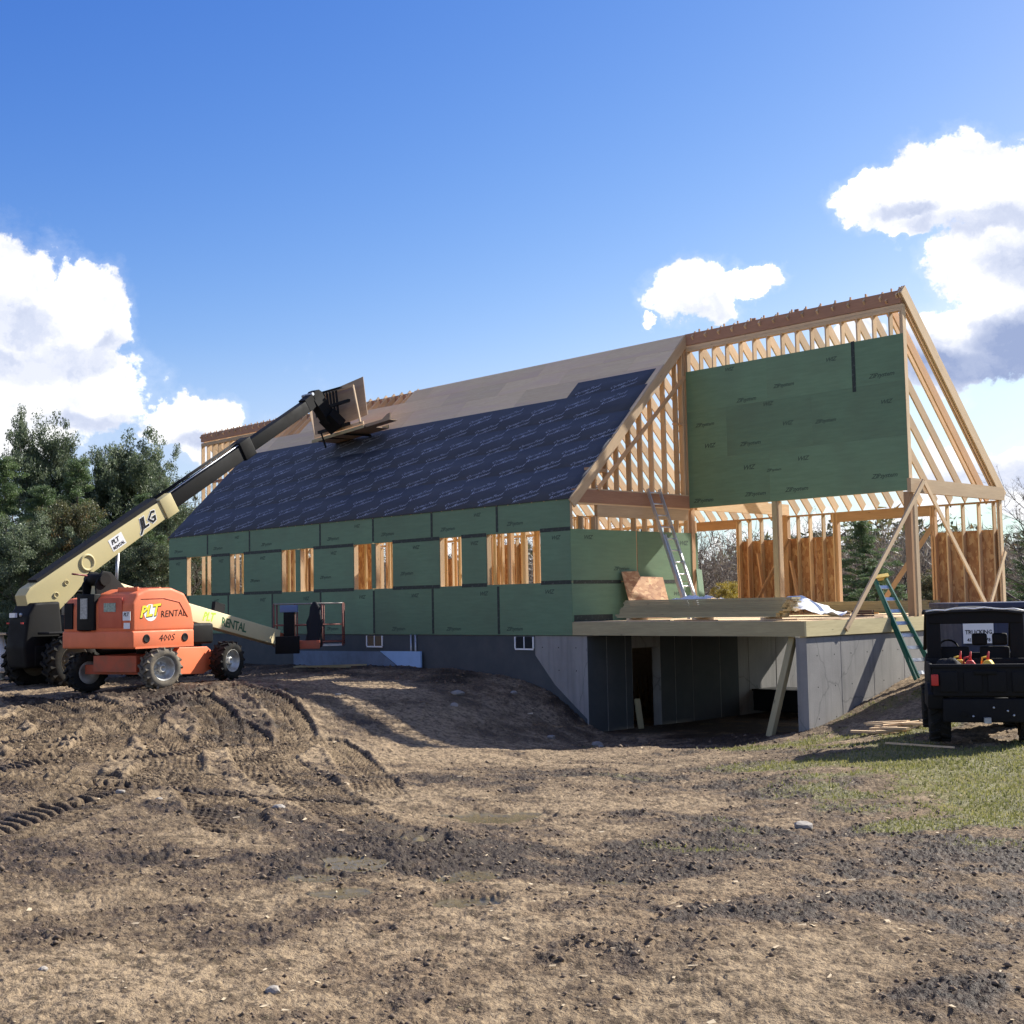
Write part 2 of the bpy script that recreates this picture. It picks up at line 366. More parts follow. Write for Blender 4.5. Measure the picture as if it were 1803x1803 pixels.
def sheet(name, o, u, v, t, m, parent, wu, wv):            # board sheet: corner o, unit axes u, v; thickness t to the -normal side
    u, v = Vector(u).normalized(), Vector(v).normalized(); n = u.cross(v)
    key = ('s', round(wu, 2), round(wv, 2), t, m.name)
    if key not in _mc:
        me = MB().box((0, 0, -t), (wu, wv, 0)).mesh(name); me.materials.append(m); _mc[key] = me
    ob = link(name, _mc[key], parent); R = Matrix((u, v, n)).transposed().to_4x4(); R.translation = Vector(o)*F; ob.matrix_local = R; return ob
_tc = {}
def text_arrays(s, size=1.0, shear=0.0, bold=0.0):
    key = (s, shear, bold)
    if key not in _tc:
        c = bpy.data.curves.new('t', 'FONT'); c.body = s; c.resolution_u = 1; c.shear = shear; c.offset = bold; c.align_x = 'CENTER'; c.align_y = 'CENTER'; c.space_line = .8; c.space_character = .90 if bold else 1.0
        o = bpy.data.objects.new('t', c); COL.objects.link(o); bpy.context.view_layer.update()
        me = o.to_mesh(); vs = [tuple(v.co) for v in me.vertices]; fs = [tuple(p.vertices) for p in me.polygons]
        o.to_mesh_clear(); bpy.data.objects.remove(o); bpy.data.curves.remove(c); _tc[key] = (vs, fs)
    vs, fs = _tc[key]
    return [(x*size, y*size, 0) for x, y, z in vs], fs
def put_text(mb, s, size, o, u, v, shear=0, bold=0, sx=1):
    u, v = Vector(u).normalized(), Vector(v).normalized(); o = Vector(o); vs, fs = text_arrays(s, size, shear, bold)
    mb.add([o+u*(x*sx)+v*y for x, y, z in vs], fs)

# ------------------------------------------------------------------ terrain
def _hash(ix, iy, seed):
    h = (ix.astype(np.int64)*374761393 + iy.astype(np.int64)*668265263 + seed*1442695041) & 0xffffffff
    h = ((h ^ (h >> 13))*1274126177) & 0xffffffff; return ((h ^ (h >> 16)) & 0xffff)/65535.0
def vnoise(x, y, seed=0):
    ix, iy = np.floor(x), np.floor(y); fx, fy = x-ix, y-iy; fx = fx*fx*fx*(fx*(fx*6-15)+10); fy = fy*fy*fy*(fy*(fy*6-15)+10)
    a, b = _hash(ix, iy, seed), _hash(ix+1, iy, seed); c, d = _hash(ix, iy+1, seed), _hash(ix+1, iy+1, seed)
    return (a*(1-fx)+b*fx)*(1-fy)+(c*(1-fx)+d*fx)*fy - .5
def fbm(x, y, sc, octv=4, seed=0, rough=.5):
    r = 0; a = 1; x = x*sc; y = y*sc
    for i in range(octv):
        r = r + a*vnoise(x, y, seed+i*17); x, y = x*1.93+y*.35+3.1, y*1.93-x*.35/1.93+7.7; a *= rough
    return r
CP = np.array([(66, -70, -3.1), (50, -50, -3.5), (80, -60, -3.2), (66, -50, -3.6), (40, -62, -3.3), (30, -48, -3.7), (90, -90, -3.2), (50, -90, -3), (30, -80, -3),
    (-7, -16, -3.3), (-13, -11, -3.1), (-20, -19, -3.1), (-28, -22, -3.2), (-20, -28.5, -3.15), (-13.9, -26.1, -2.85), (-16.5, -19.5, -2.75), (-22, -21, -3.0), (-40, -30, -3.3), (-34, -14, -3.0),
    (-17, 0, -2.65), (-28, 0, -2.8), (-40, 0, -2.9), (-60, 0, -3), (-8, 0, -3.1), (-5, -3, -3.5), (-2, 0, -4.5), (1.5, 0, -6.8), (-1, -5, -5.0), (3, -3, -6.9), (6, -8, -6.8),
    (10, 0, -7), (15, -3, -6.7), (10, -10, -6.6), (14, -12, -6.2), (5, -14, -5.6), (1, -13, -4.2), (8, -17, -5.9), (-4, -9, -4.0), (0, -20, -3.9), (18, -2, -6.3), (20.5, 0, -5.8), (20.6, 5, -4.9), (20.6, 9, -3.95), (21, 12, -3.25),
    (21, 20, -3.2), (21, 29, -3.2), (23, -6, -6.0), (30, -10, -5.1), (37, -11, -4.5), (37, -20, -4.6), (45, -15, -4.3), (27, 0, -4.6), (24, 5, -4.1), (30, 10, -3.5), (40, 10, -3.4), (55, -5, -3.8),
    (20, -25, -5.5), (35, -40, -4.6), (10, -35, -4.6), (-10, -40, -3.7), (0, -52, -3.3), (20, -45, -3.9), (45, -33, -4.5), (28, -20, -5.5), (-5, -30, -3.5), (-30, -50, -3.2), (60, -30, -3.9), (-60, -30, -3.2), (80, 0, -3.3), (-10, 35, -3.6), (10, 36, -4.6), (22, 36, -3.5), (-40, 36, -3.2)], float)
def _tps(r2): return r2*np.log(r2+1e-9)*.5
_n = len(CP); _s = 20.0; _A = np.zeros((_n+3, _n+3)); _d = ((CP[:, None, :2]-CP[None, :, :2])**2).sum(2)/_s**2
_A[:_n, :_n] = _tps(_d)+np.eye(_n)*.012; _A[:_n, _n] = 1; _A[:_n, _n+1:] = CP[:, :2]/_s; _A[_n:, :_n] = _A[:_n, _n:].T
_w = np.linalg.solve(_A, np.concatenate([CP[:, 2], [0, 0, 0]]))
def sstep(x, a, b): q = np.clip((x-a)/(b-a), 0, 1); return q*q*(3-2*q)
def base_h(x, y):
    x, y = np.asarray(x, float), np.asarray(y, float); shp = x.shape; xf, yf = x.ravel(), y.ravel(); h = np.full(xf.shape, _w[_n]) + _w[_n+1]*xf/_s+_w[_n+2]*yf/_s
    for i in range(_n): h += _w[i]*_tps(((xf-CP[i, 0])**2+(yf-CP[i, 1])**2)/_s**2)
    h = np.clip(h, -7.3, -2.2)
    far = sstep(np.hypot(xf-10, yf+20), 85, 130); h = h*(1-far)-3.3*far
    ins = (xf > 1.0) & (xf < 19.7) & (yf > .3) & (yf < 29.2); h = np.where(ins, -7.15, h)
    bas = (xf < 1.0) & (xf > -59.6) & (yf > .35) & (yf < 28.4); h = np.where(bas, -9.0, h)
    return h.reshape(shp)
TRACKS = [([(-16, -30), (-5.0, -40.7), (0.9, -41.8), (11.3, -45.5), (18.2, -48.8), (21.6, -51.5)], 1.2),
    ([(-14.4, -32.4), (-4.0, -33.4), (6.3, -36.8), (15.4, -41.5), (21.5, -45.4), (25.9, -49.5), (28.7, -52.5), (31.7, -55.6)], 1.25),
    ([(14.3, -48.5), (24.4, -51.5), (26.3, -51.6), (24.5, -49.8), (20.1, -47.5)], 1.1), ([(-4, -29), (5.1, -31.3), (13.1, -36.0), (20.9, -40.2), (23.9, -41.5)], 1.1),
    ([(20, -43), (23.5, -45.0), (28.5, -47.3), (32.9, -49.4), (34.4, -50.0)], 1.1), ([(14, -35.5), (20.8, -38.8), (29.1, -43.3), (33.8, -45.6), (36.5, -46.4), (38.3, -46.6)], 1.2),
    ([(4.4, -44.5), (6.4, -43.1), (10.6, -43.2), (14, -45)], 1.0), ([(-12, -36), (-2.1, -38.7), (7.9, -40.4), (13.1, -41.4)], 1.1), ([(36, -51.5), (38.8, -50.4), (39.8, -49.7), (41.2, -48.6), (41.8, -47.3)], .8),
    ([(26.1, -45.8), (29.4, -47.3), (31.5, -47.8)], .9),
    ([(-10, -24), (-6, -31), (2, -37), (6, -46), (14, -54)], 1.2), ([(-25, -33), (-12, -34), (0, -37), (10, -43), (18, -52)], 1.2),
    ([(-12, -22), (-3, -24), (8, -30), (16, -38)], 1.1), ([(-18, -34), (-8, -36), (0, -40), (4, -45), (2, -50)], 1.15), ([(-8, -27), (0, -30), (9, -36), (12, -42), (10, -47), (5, -50)], 1.15), ([(8, -28), (14, -31), (22, -36), (28, -40)], 1.0), ([(-4, -44), (4, -50), (14, -55)], 1.15), ([(10, -52), (18, -50), (26, -47), (30, -43)], 1.0)]
def catmull(P, n=10):
    P = [np.array(p, float) for p in P]; P = [2*P[0]-P[1]]+P+[2*P[-1]-P[-2]]; out = []
    for i in range(1, len(P)-2):
        for k in range(n):
            q = k/n; out.append(.5*((2*P[i])+(-P[i-1]+P[i+1])*q+(2*P[i-1]-5*P[i]+4*P[i+1]-P[i+2])*q*q+(-P[i-1]+3*P[i]-3*P[i+1]+P[i+2])*q**3))
    out.append(P[-2]); return np.array(out)
def tracks_h(x, y):
    dh = np.zeros_like(x); tm = np.zeros_like(x); tin = np.zeros_like(x)
    rr_ = np.hypot(x-CAM[0], y-CAM[1])
    for ti, (path, hw) in enumerate(TRACKS):
        C = catmull(path, 6); S = 0; best = np.full(x.shape, 9.0); sd = np.zeros_like(x); ss = np.zeros_like(x)
        m0 = np.where((x > C[:, 0].min()-3) & (x < C[:, 0].max()+3) & (y > C[:, 1].min()-3) & (y < C[:, 1].max()+3))[0]
        xs, ys = x[m0], y[m0]
        for i in range(len(C)-1):
            d = C[i+1]-C[i]; L = np.hypot(*d); d = d/L
            m = np.where((abs(xs-C[i, 0]) < L+2.2) & (abs(ys-C[i, 1]) < L+2.2))[0]
            rx, ry = xs[m]-C[i, 0], ys[m]-C[i, 1]; s = np.clip(rx*d[0]+ry*d[1], 0, L); px, py = rx-s*d[0], ry-s*d[1]; dist = np.hypot(px, py); sg = np.sign(-d[1]*rx+d[0]*ry)
            g = m0[m]; up = dist < best[g]; g = g[up]; best[g] = dist[up]; sd[g] = (dist*sg)[up]; ss[g] = S+s[up]
            S += L
        q = best/hw; wob = vnoise(ss*.5, sd*.3, 5+ti)
        inside = 1-sstep(q, .85, 1.1); lug = np.sin((ss+abs(sd)*.8)*2*math.pi/(.60 if hw > 1.05 else .52)+1.2*wob); lug = sstep(lug, -.3, .4)
        fade = np.clip(.75+1.5*(fbm(x, y, .12, 2, 40+ti)+.25), 0, 1)*(.3 if path[0][0] > 40 or hw < .85 else 1)
        ridge = np.exp(-((q-1.18)/.18)**2)
        tin = np.maximum(tin, fade*inside); dh = dh*(1-fade*inside)+fade*np.clip(rr_/45, .3, 2.0)**1.3*(inside*(-.17+.19*lug*(1-.5*np.exp(-(q/.12)**2)))+ridge*.08*(.7+wob)); tm = np.maximum(tm, fade*inside*(.2+.8*(1-lug)))
    return dh, tm, tin
def world_at(lat, dep): return CAM[0]+lat*RT_H[0]+dep*FWD_H[0], CAM[1]+lat*RT_H[1]+dep*FWD_H[1]
def latdep(x, y): dx, dy = x-CAM[0], y-CAM[1]; return dx*RT_H[0]+dy*RT_H[1], dx*FWD_H[0]+dy*FWD_H[1]
def blob(x, y, cx, cy, r): return np.exp(-((x-cx)**2+(y-cy)**2)/r**2)
PUD = [(33.9, -40.0, 2.3), (38.0, -46.6, .9), (41.4, -52.4, 1.1), (43.5, -49.5, 1.3), (43.2, -52.9, .9), (40.5, -50.6, 1.3), (46, -52, .9), (46.5, -48, 1.0)]
def fields(x, y):
    n1 = fbm(x, y, .07, 4, 3); n2 = fbm(x, y, .35, 4, 9)
    lat, dep = latdep(x, y)
    wet_shade = .60*blob(x, y, 42, -50, 7)+.6*blob(x, y, 54, -40, 7)+.45*blob(x, y, 60, -50, 5)+.30*blob(x, y, 30, -50, 6)+.25*blob(x, y, 24, -46, 5)+.25*blob(x, y, 12, -42, 9)-.5*blob(x, y, 12, -27, 12)+.30*blob(x, y, 50, -47, 6)+.2*blob(x, y, 30, -30, 9)-.25*blob(x, y, 50, -60, 5)+.85*sstep(y, -13, -6)*(x < 19)*(x > -75)  # last term: dark backfill by the foundation, deepened to paint in the house's shade
    for px, py, pr in PUD: wet_shade = wet_shade+.6*blob(x, y, px, py, pr)
    n7 = fbm(x, y, 1.3, 3, 19)
    wet_shade = np.clip(wet_shade+1.6*n1+2.0*n2+1.1*n7+.16-.35*blob(x, y, 10, -26, 13)-.3*blob(x, y, 56, -58, 4)-.35*blob(x, y, 45, -60, 5)-.3*blob(x, y, 0, -18, 5)-.3*blob(x, y, 38, -33, 4), -1, 1)
    g = 1.3*blob(x, y, 49, -24, 8)+1.1*blob(x, y, 38, -17, 7)+1.1*blob(x, y, 60, -22, 11)+.8*blob(x, y, 27, -5, 7)+.5*blob(x, y, 22, -8, 4)+.7*blob(x, y, 24, 7, 4)+.9*blob(x, y, 32, 12, 10)+.5*blob(x, y, 43, -64, 2.0)+.4*blob(x, y, 52, -62, 1.2)+1.2*sstep(np.hypot(x-5, y+20), 80, 110)+1.2*(y > 30.5)*(x > -70)+.6*sstep(-x, 50, 62)
    g = np.clip((g+1.0*n1+.9*n2-.42)*1.5, 0, 1)*(1-.9*sstep(30-x, 0, 12)*(y < -12))*(1-.6*blob(x, y, 24, -12, 4))
    return wet_shade, g
def ground_full(x, y):
    h = base_h(x, y); lat, dep = latdep(x, y); r = np.hypot(lat, dep)
    near = 1-sstep(r, 110, 160)
    inside = (x > -60) & (x < 20.3) & (y > .2) & (y < 28.9)
    dh, tm, tin = tracks_h(x, y); wet_shade, g = fields(x, y)
    rough = (.62+.3*np.clip(wet_shade, 0, 1))*(1-.5*g)
    det = .30*fbm(x, y, .16, 3, 21)+rough*(.11*fbm(x, y, .9, 3, 31)+.055*fbm(x, y, 2.6, 3, 51, .65)+.085*fbm(x, y, 7.5, 3, 61, .7)*(.5+r/60).clip(.6, 1.5))
    left = blob(x, y, -2, -30, 16)+blob(x, y, 18, -44, 10); det = det+left*(.16*np.abs(fbm(x, y, 1.1, 3, 71))*2)
    pud = np.zeros_like(x)
    for px, py, pr in PUD: pud = np.maximum(pud, sstep(blob(x, y, px, py, pr)+.5*fbm(x, y, .8, 3, 91), .35, .75))
    det = det*(1-.6*pud)-.16*pud
    det = det*(1-.72*np.clip(tin, 0, 1)); out = h+np.where(inside, .1, 1)*near*(det+dh)
    return out, wet_shade, g, tm, pud
def polar_ground():
    r = [0.0]; q = .6
    while q < 7: r.append(q); q *= 1.25
    q = 7.0
    while q < 150: r.append(q); q *= 1.0034
    while q < 9000: r.append(q); q *= 1.09
    r = np.array(r); half = 25.5
    a = np.concatenate([np.linspace(-half, half, 900), np.arange(half+3, 360-half-1, 3.0)])*math.pi/180
    nr, na = len(r), len(a); RR, AA = np.meshgrid(r, a, indexing='ij')
    lat, dep = RR*np.sin(AA), RR*np.cos(AA); x, y = world_at(lat, dep); x, y = x.ravel(), y.ravel()
    z, wet_shade, g, tm, pud = ground_full(x, y); co = np.stack([x, y, z], 1)*F
    i = np.arange(nr-1)[:, None]; j = np.arange(na)[None, :]; j2 = (j+1) % na
    quads = np.stack([i*na+j, i*na+j2, (i+1)*na+j2, (i+1)*na+j], -1).reshape(-1, 4)[:, ::-1]
    me = bpy.data.meshes.new('ground'); me.vertices.add(len(co)); me.vertices.foreach_set('co', co.ravel())
    me.loops.add(quads.size); me.loops.foreach_set('vertex_index', quads.ravel().astype(np.int32)); me.polygons.add(len(quads))
    me.polygons.foreach_set('loop_start', np.arange(0, quads.size, 4, dtype=np.int32)); me.polygons.foreach_set('use_smooth', np.ones(len(quads), bool))
    me.update(calc_edges=True)
    for nme, arr in (('wet_shade', wet_shade), ('grass', g), ('track', tm), ('puddle', pud)):
        at = me.attributes.new(nme, 'FLOAT', 'POINT'); at.data.foreach_set('value', arr.astype(np.float32))
    return me
def b_ground(k, bs):
    A = lambda n: k.add('ShaderNodeAttribute', attribute_name=n).outputs['Fac']
    pos = k.add('ShaderNodeNewGeometry').outputs['Position']
    wet_shade, gr, tr, pu = A('wet_shade'), A('grass'), A('track'), A('puddle')
    n1 = k.noise(pos, 1.7, 6, .65); n2 = k.noise(pos, 9, 6, .7); n3 = k.noise(pos, 34, 4, .7); n4 = k.noise(pos, .35, 3)
    n5 = k.noise(pos, 19, 5, .75)
    dry = k.mix(k.mr(n1, .35, .68), (.228, .164, .100), (.142, .100, .060)); dry = k.mix(k.mr(n4, .4, .62, 0, .7), dry, (.265, .186, .113))
    dry = k.mix(k.mr(n2, .47, .60, 0, .85), dry, (.080, .056, .036)); dry = k.mix(k.mr(n5, .50, .58, 0, .75), dry, (.085, .061, .039)); dry = k.mix(k.mr(n3, .59, .66, 0, .7), dry, (.38, .30, .20))
    dry = k.mix(k.m('MULTIPLY', k.mr(wet_shade, -.65, .05, .7, 0), k.mr(n2, .62, .42)), dry, (.37, .275, .170))
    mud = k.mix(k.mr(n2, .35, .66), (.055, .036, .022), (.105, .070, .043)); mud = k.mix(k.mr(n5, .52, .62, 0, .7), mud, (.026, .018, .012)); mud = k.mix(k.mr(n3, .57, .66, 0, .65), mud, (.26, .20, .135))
    mud = k.v('SCALE', mud, k.mr(wet_shade, .75, 1.0, 1.0, .55))  # strongest mask darkens further, painting house shade onto the soil bank
    wf = k.mr(k.m('ADD', k.m('ADD', wet_shade, k.m('MULTIPLY', k.m('SUBTRACT', n2, .5), 1.9)), k.m('MULTIPLY', k.m('SUBTRACT', n1, .5), 1.9)), .20, .80)
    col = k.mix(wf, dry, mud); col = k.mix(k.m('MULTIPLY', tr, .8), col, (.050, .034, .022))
    grc = k.mix(k.mr(n2, .35, .7), (.135, .135, .045), (.24, .20, .09)); grc = k.mix(k.mr(n5, .5, .62, 0, .8), grc, (.045, .050, .020)); grc = k.mix(k.mr(n3, .57, .7, 0, .6), grc, (.33, .28, .15))
    gf = k.mr(k.m('ADD', gr, k.m('MULTIPLY', k.m('SUBTRACT', n2, .5), 2.4)), .30, .80)
    col = k.mix(gf, col, grc)
    col = k.mix(k.mr(pu, .55, .8), col, (.12, .095, .05))
    k.put(bs.inputs['Base Color'], col)
    r = k.mix(wf, (.95, .95, .95), (.60, .60, .60)); r = k.mix(k.mr(pu, .6, .85), r, (.10, .10, .10)); k.put(bs.inputs['Roughness'], r)
    bs.inputs['Specular IOR Level'].default_value = .2
    h = k.m('ADD', k.m('MULTIPLY', n2, .6), k.m('MULTIPLY', n3, .35)); h = k.m('MULTIPLY', h, k.mr(pu, .5, .8, 1, .1)); bump(k, bs, h, 1.0, .075)
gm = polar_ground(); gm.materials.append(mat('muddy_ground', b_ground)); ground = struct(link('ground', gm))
def gz(x, y): return float(ground_full(np.array([float(x)]), np.array([float(y)]))[0][0])

# numpy mesh from triangles
def tri_mesh(name, V, Tn, m, tint=None):
    me = bpy.data.meshes.new(name); me.vertices.add(len(V)); me.vertices.foreach_set('co', (V*F).astype(np.float32).ravel())
    me.loops.add(Tn.size); me.loops.foreach_set('vertex_index', Tn.ravel().astype(np.int32)); me.polygons.add(len(Tn))
    me.polygons.foreach_set('loop_start', np.arange(0, Tn.size, Tn.shape[1], dtype=np.int32)); me.update(calc_edges=True)
    if tint is not None: me.attributes.new('tint', 'FLOAT', 'POINT').data.foreach_set('value', tint.astype(np.float32))
    me.materials.append(m); return me
def scatter(n, rmin, rmax, half=24, seed=1):
    g = np.random.default_rng(seed); r = rmin*(rmax/rmin)**g.random(n); a = np.radians((g.random(n)*2-1)*half); return world_at(r*np.sin(a), r*np.cos(a))+(r,)
# clods
def clods():
    g = np.random.default_rng(5); x, y, r = scatter(34000, 14, 120, 24, 2); wet_shade, gr = fields(x, y)
    keep = (g.random(len(x)) < .35+.65*wet_shade) & ~((x > -62) & (x < 20.5) & (y > 0)) & (gr < .6); x, y, r = x[keep], y[keep], r[keep]
    z = ground_full(x, y)[0]; s = (.012+.06*g.random(len(x))**4.0)*(.6+r/50)
    oc = np.array([(1, 0, 0), (-1, 0, 0), (0, 1, 0), (0, -1, 0), (0, 0, .7), (0, 0, -.5)], float)
    V = oc[None]*s[:, None, None]*(1+.9*(g.random((len(x), 6, 1))-.5)); th = g.random(len(x))*6.28; c, sn = np.cos(th)[:, None], np.sin(th)[:, None]
    V = np.stack([V[..., 0]*c-V[..., 1]*sn, V[..., 0]*sn+V[..., 1]*c, V[..., 2]], -1)+np.stack([x, y, z+s*.15], -1)[:, None]
    T = np.array([(0, 2, 4), (2, 1, 4), (1, 3, 4), (3, 0, 4), (2, 0, 5), (1, 2, 5), (3, 1, 5), (0, 3, 5)]); Tn = (T[None]+6*np.arange(len(x))[:, None, None]).reshape(-1, 3)
    return tri_mesh('soil_clods', V.reshape(-1, 3), Tn, CLOD)
stuff(link('soil_clods', clods()), 'loose brown clods of soil scattered over the muddy yard', 'soil')
def chips():
    g = np.random.default_rng(8); x, y, r = scatter(900, 15, 110, 24, 12); keep = ~((x > -62) & (x < 20.5) & (y > 0)); x, y, r = x[keep], y[keep], r[keep]
    z = ground_full(x, y)[0]; s = (.02+.075*g.random(len(x))**2.5)*(.55+r/60); th = g.random(len(x))*6.28; L = s; Wd = s*(.15+.5*g.random(len(x)))
    c, sn = np.cos(th), np.sin(th); V = []
    for a, b, h in ((-1, -1, 0), (1, -1, .25), (1, 1, .5), (-1, 1, .2)):
        V.append(np.stack([x+a*L*c-b*Wd*sn, y+a*L*sn+b*Wd*c, z+.02+h*s*g.random(len(x))], -1))
    V = np.stack(V, 1).reshape(-1, 3); Tn = (np.array([[0, 1, 2, 3]])[None]+4*np.arange(len(x))[:, None, None]).reshape(-1, 4); return tri_mesh('wood_chips', V, Tn, CHIP)
stuff(link('fallen_litter', chips()), 'pale dry leaves and wood chips lying on the mud', 'litter')
def grass():
    g = np.random.default_rng(4); x, y, r = scatter(330000, 22, 130, 24, 6); _, gr = fields(x, y)
    keep = (g.random(len(x)) < (gr-.2)*.75) & ~((x > -62) & (x < 20.8) & (y > -.3) & (y < 29)); x, y, r = x[keep], y[keep], r[keep]
    z = base_h(x, y); z = ground_full(x, y)[0]; h = (.03+.09*g.random(len(x)))*(.8+r/110); th = g.random(len(x))*6.28; w = .018*(.6+r/40)
    lx, ly = (g.random(len(x))-.5)*h*1.1, (g.random(len(x))-.5)*h*1.1; c, sn = np.cos(th)*w, np.sin(th)*w
    V = np.stack([np.stack([x-c, y-sn, z-.01], -1), np.stack([x+c, y+sn, z-.01], -1), np.stack([x+lx, y+ly, z+h], -1)], 1).reshape(-1, 3)
    tint = np.repeat(np.clip(g.random(len(x))*.9+.2*fbm(x, y, .3, 2, 77), 0, 1), 3); return tri_mesh('grass', V, np.arange(len(V)).reshape(-1, 3), LGRASS, tint)
stuff(link('grass', grass()), 'short patchy grass on the right of the yard', 'grass')

# ------------------------------------------------------------------ trees
def tree_mesh(seed, H, R, kind):
    """returns trunk MB and crown (V,T,tint)"""
    g = np.random.default_rng(seed); mb = MB(); tips = []
    r0 = H*.018+.12
    if kind == 'pine': lo, nl = .10, 52
    elif kind == 'broad': lo, nl = .06, 44
    else: lo, nl = .22, 20
    lean = g.normal(0, .02, 2)*H; tp = [(lean[0]*q*q, lean[1]*q*q, H*q*(.97 if kind == 'pine' else .8)) for q in np.linspace(0, 1, 7)]
    tp = [(a+g.normal(0, .1), b+g.normal(0, .1), c) for a, b, c in tp]; mb.tube(tp, [r0*(1-.9*i/6) for i in range(7)], 7)
    for i in range(nl):
        q = lo+(1-lo)*(i+.5)/nl; b = Vector((lean[0]*q*q, lean[1]*q*q, H*q*(.97 if kind == 'pine' else .8))); an = i*2.4+g.normal(0, .4)
        if kind == 'pine': L = R*(1.02-q)**.75*(.75+.5*g.random()); el = .05+.5*q
        elif kind == 'broad': L = R*(math.sin(math.pi*min(1, .22+.72*q)))**.6*(.7+.45*g.random()); el = .25+.75*q
        else: L = R*(1.15-q*.65)*(.6+.6*g.random()); el = .55+.6*q
        d = Vector((math.cos(an)*math.cos(el), math.sin(an)*math.cos(el), math.sin(el))); m = b+d*L*.5+Vector((0, 0, -.04*L)); e = b+d*L+Vector((0, 0, .08*L))
        rr = r0*(1-.85*q)*.42; mb.tube([b, m, e], [rr, rr*.6, rr*.15], 4, cap=False)
        tips.append((b, m, e, L))
        if kind == 'bare':
            def rec(p, dd, L2, r2, dep):
                for _ in range(3 if dep < 2 else 4):
                    nd = (dd+Vector(g.normal(0, .42, 3))+Vector((0, 0, .12))).normalized(); e2 = p+nd*L2*(.6+.6*g.random()); md = (p+e2)/2+Vector(g.normal(0, .03, 3))*L2
                    mb.tube([p, md, e2], [r2, r2*.7, r2*.4], 3, cap=False)
                    if dep < 2: rec(e2, nd, L2*.62, r2*.5, dep+1); rec(md, nd, L2*.5, r2*.4, dep+1) if dep == 0 else None
            rec(m, d, L*.45, rr*.5, 0); rec(e, d, L*.4, rr*.35, 0)
    if kind == 'bare': return mb, None
    C = []
    for (b, m, e, L) in tips:
        k = int((9 if kind == 'broad' else 8)*max(.6, L/R*1.4))
        for _ in range(k):
            s = .25+.8*g.random(); p = np.array(b.lerp(e, s))+g.normal(0, .09*L+.35, 3)*np.array((1, 1, .55 if kind == 'pine' else .9)); C.append((*p, (.62+.7*g.random())*(.55+R*.05)))
    C = np.array(C); n = len(C); per = 135 if kind == 'pine' else 140
    off = g.normal(0, 1, (n, per, 3)); off /= np.maximum(1e-6, np.linalg.norm(off, axis=2, keepdims=True)); off *= (g.random((n, per, 1))**.45)
    off *= C[:, None, 3:4]*np.array((1.25, 1.25, .55 if kind == 'pine' else .95)); cen = (C[:, None, :3]+off).reshape(-1, 3); N = len(cen)
    a = g.normal(0, 1, (N, 3)); a /= np.linalg.norm(a, axis=1, keepdims=True); bb = g.normal(0, 1, (N, 3)); bb = np.cross(a, bb); bb /= np.linalg.norm(bb, axis=1, keepdims=True)
    s = (.13+.17*g.random((N, 1)))*(1.0 if kind == 'broad' else 1.15); w = .42 if kind == 'broad' else .24
    V = np.stack([cen-a*s, cen+a*s, cen+bb*s*w*2], 1).reshape(-1, 3); cl = np.repeat(g.random(n), per); tint = np.clip(.55*cl+.45*g.random(N), 0, 1)
    return mb, (V, np.arange(len(V)).reshape(-1, 3), np.repeat(tint, 3))
_trees = {}
def plant_tree(name, kind, var, x, y, H, label, cat='tree', leaf=None, group=None, R=None, z=None, bark=None, rz=None):
    H0 = {'pine': 34, 'broad': 28, 'bare': 30}[kind]; R0 = {'pine': 10.5, 'broad': 11.5, 'bare': 7}[kind]; key = (kind, var, leaf.name if leaf else '')
    if key not in _trees:
        mb, cr = tree_mesh(100*var+len(kind), H0, R0, kind); tm = mb.mesh('trunk'); tm.materials.append(bark or BARK)
        cm = tri_mesh('crown', *cr[:2], leaf, cr[2]) if cr else None; _trees[key] = (tm, cm)
    tm, cm = _trees[key]; o = thing(name, label, cat, (x, y, (gz(x, y) if z is None else z)-.3), rz if rz is not None else random.random()*6, group)
    s = H/H0; o.scale = ((R/R0 if R else s), (R/R0 if R else s), s); link('trunk', tm, o)
    if cm: link('crown', cm, o)
    return o
def PX(u, D): return world_at((u-901)/2265.2*D*1.0, D)
def ptree(name, kind, var, u, D, ytop, label, R=None, leaf=None, group=None, cat='tree', bark=None):
    x, y = PX(u, D); hor = 1079.2-.0197*u; H = (hor-ytop)/2265.2*D+2.51+3.5
    return plant_tree(name, kind, var, x, y, H, label, cat, leaf, group, R, bark=bark)
ptree('evergreen_tree', 'broad', 1, 55, 185, 722, 'tall dark green tree at the far left, rising highest into the cloud', 7.5, LOLIVE)
ptree('evergreen_tree', 'broad', 2, 225, 190, 750, 'broad rounded silvery green tree right behind the boom', 9.2, LOLIVE)
ptree('pine_tree', 'pine', 1, 10, 175, 800, 'dark pine at the left edge of the photo, beside the tallest tree', 8, LPINE)
ptree('pine_tree', 'pine', 2, 130, 178, 800, 'pine filling the gap between the two tallest left trees', 7, LPINE)
ptree('pine_tree', 'pine', 3, 245, 160, 868, 'bright green lower pine in front of the rounded tree', 6.5, LPINE)
ptree('autumn_tree', 'broad', 3, 120, 158, 872, 'low yellow and brown autumn tree behind the tan boom', 6.5, LDECI)
ptree('autumn_tree', 'broad', 4, 330, 196, 878, 'small brown leaved tree at the left end of the house roof', 5.5, LDECI)
ptree('evergreen_tree', 'broad', 1, 292, 182, 835, 'small silvery green tree just left of the house corner', 6.5, LOLIVE)
ptree('evergreen_tree', 'broad', 2, 30, 150, 905, 'dark bushy tree low at the left edge behind the black machine', 6.5, LOLIVE)
ptree('evergreen_tree', 'broad', 2, 268, 150, 942, 'low dark bush between the orange lift and the house', 5, LOLIVE)
ptree('evergreen_tree', 'broad', 1, 175, 150, 930, 'dark shrubby tree directly above the orange lift body', 6, LOLIVE)
ptree('pine_tree', 'pine', 3, -60, 170, 760, 'pine whose branches just enter the left edge of the photo', 9, LPINE)
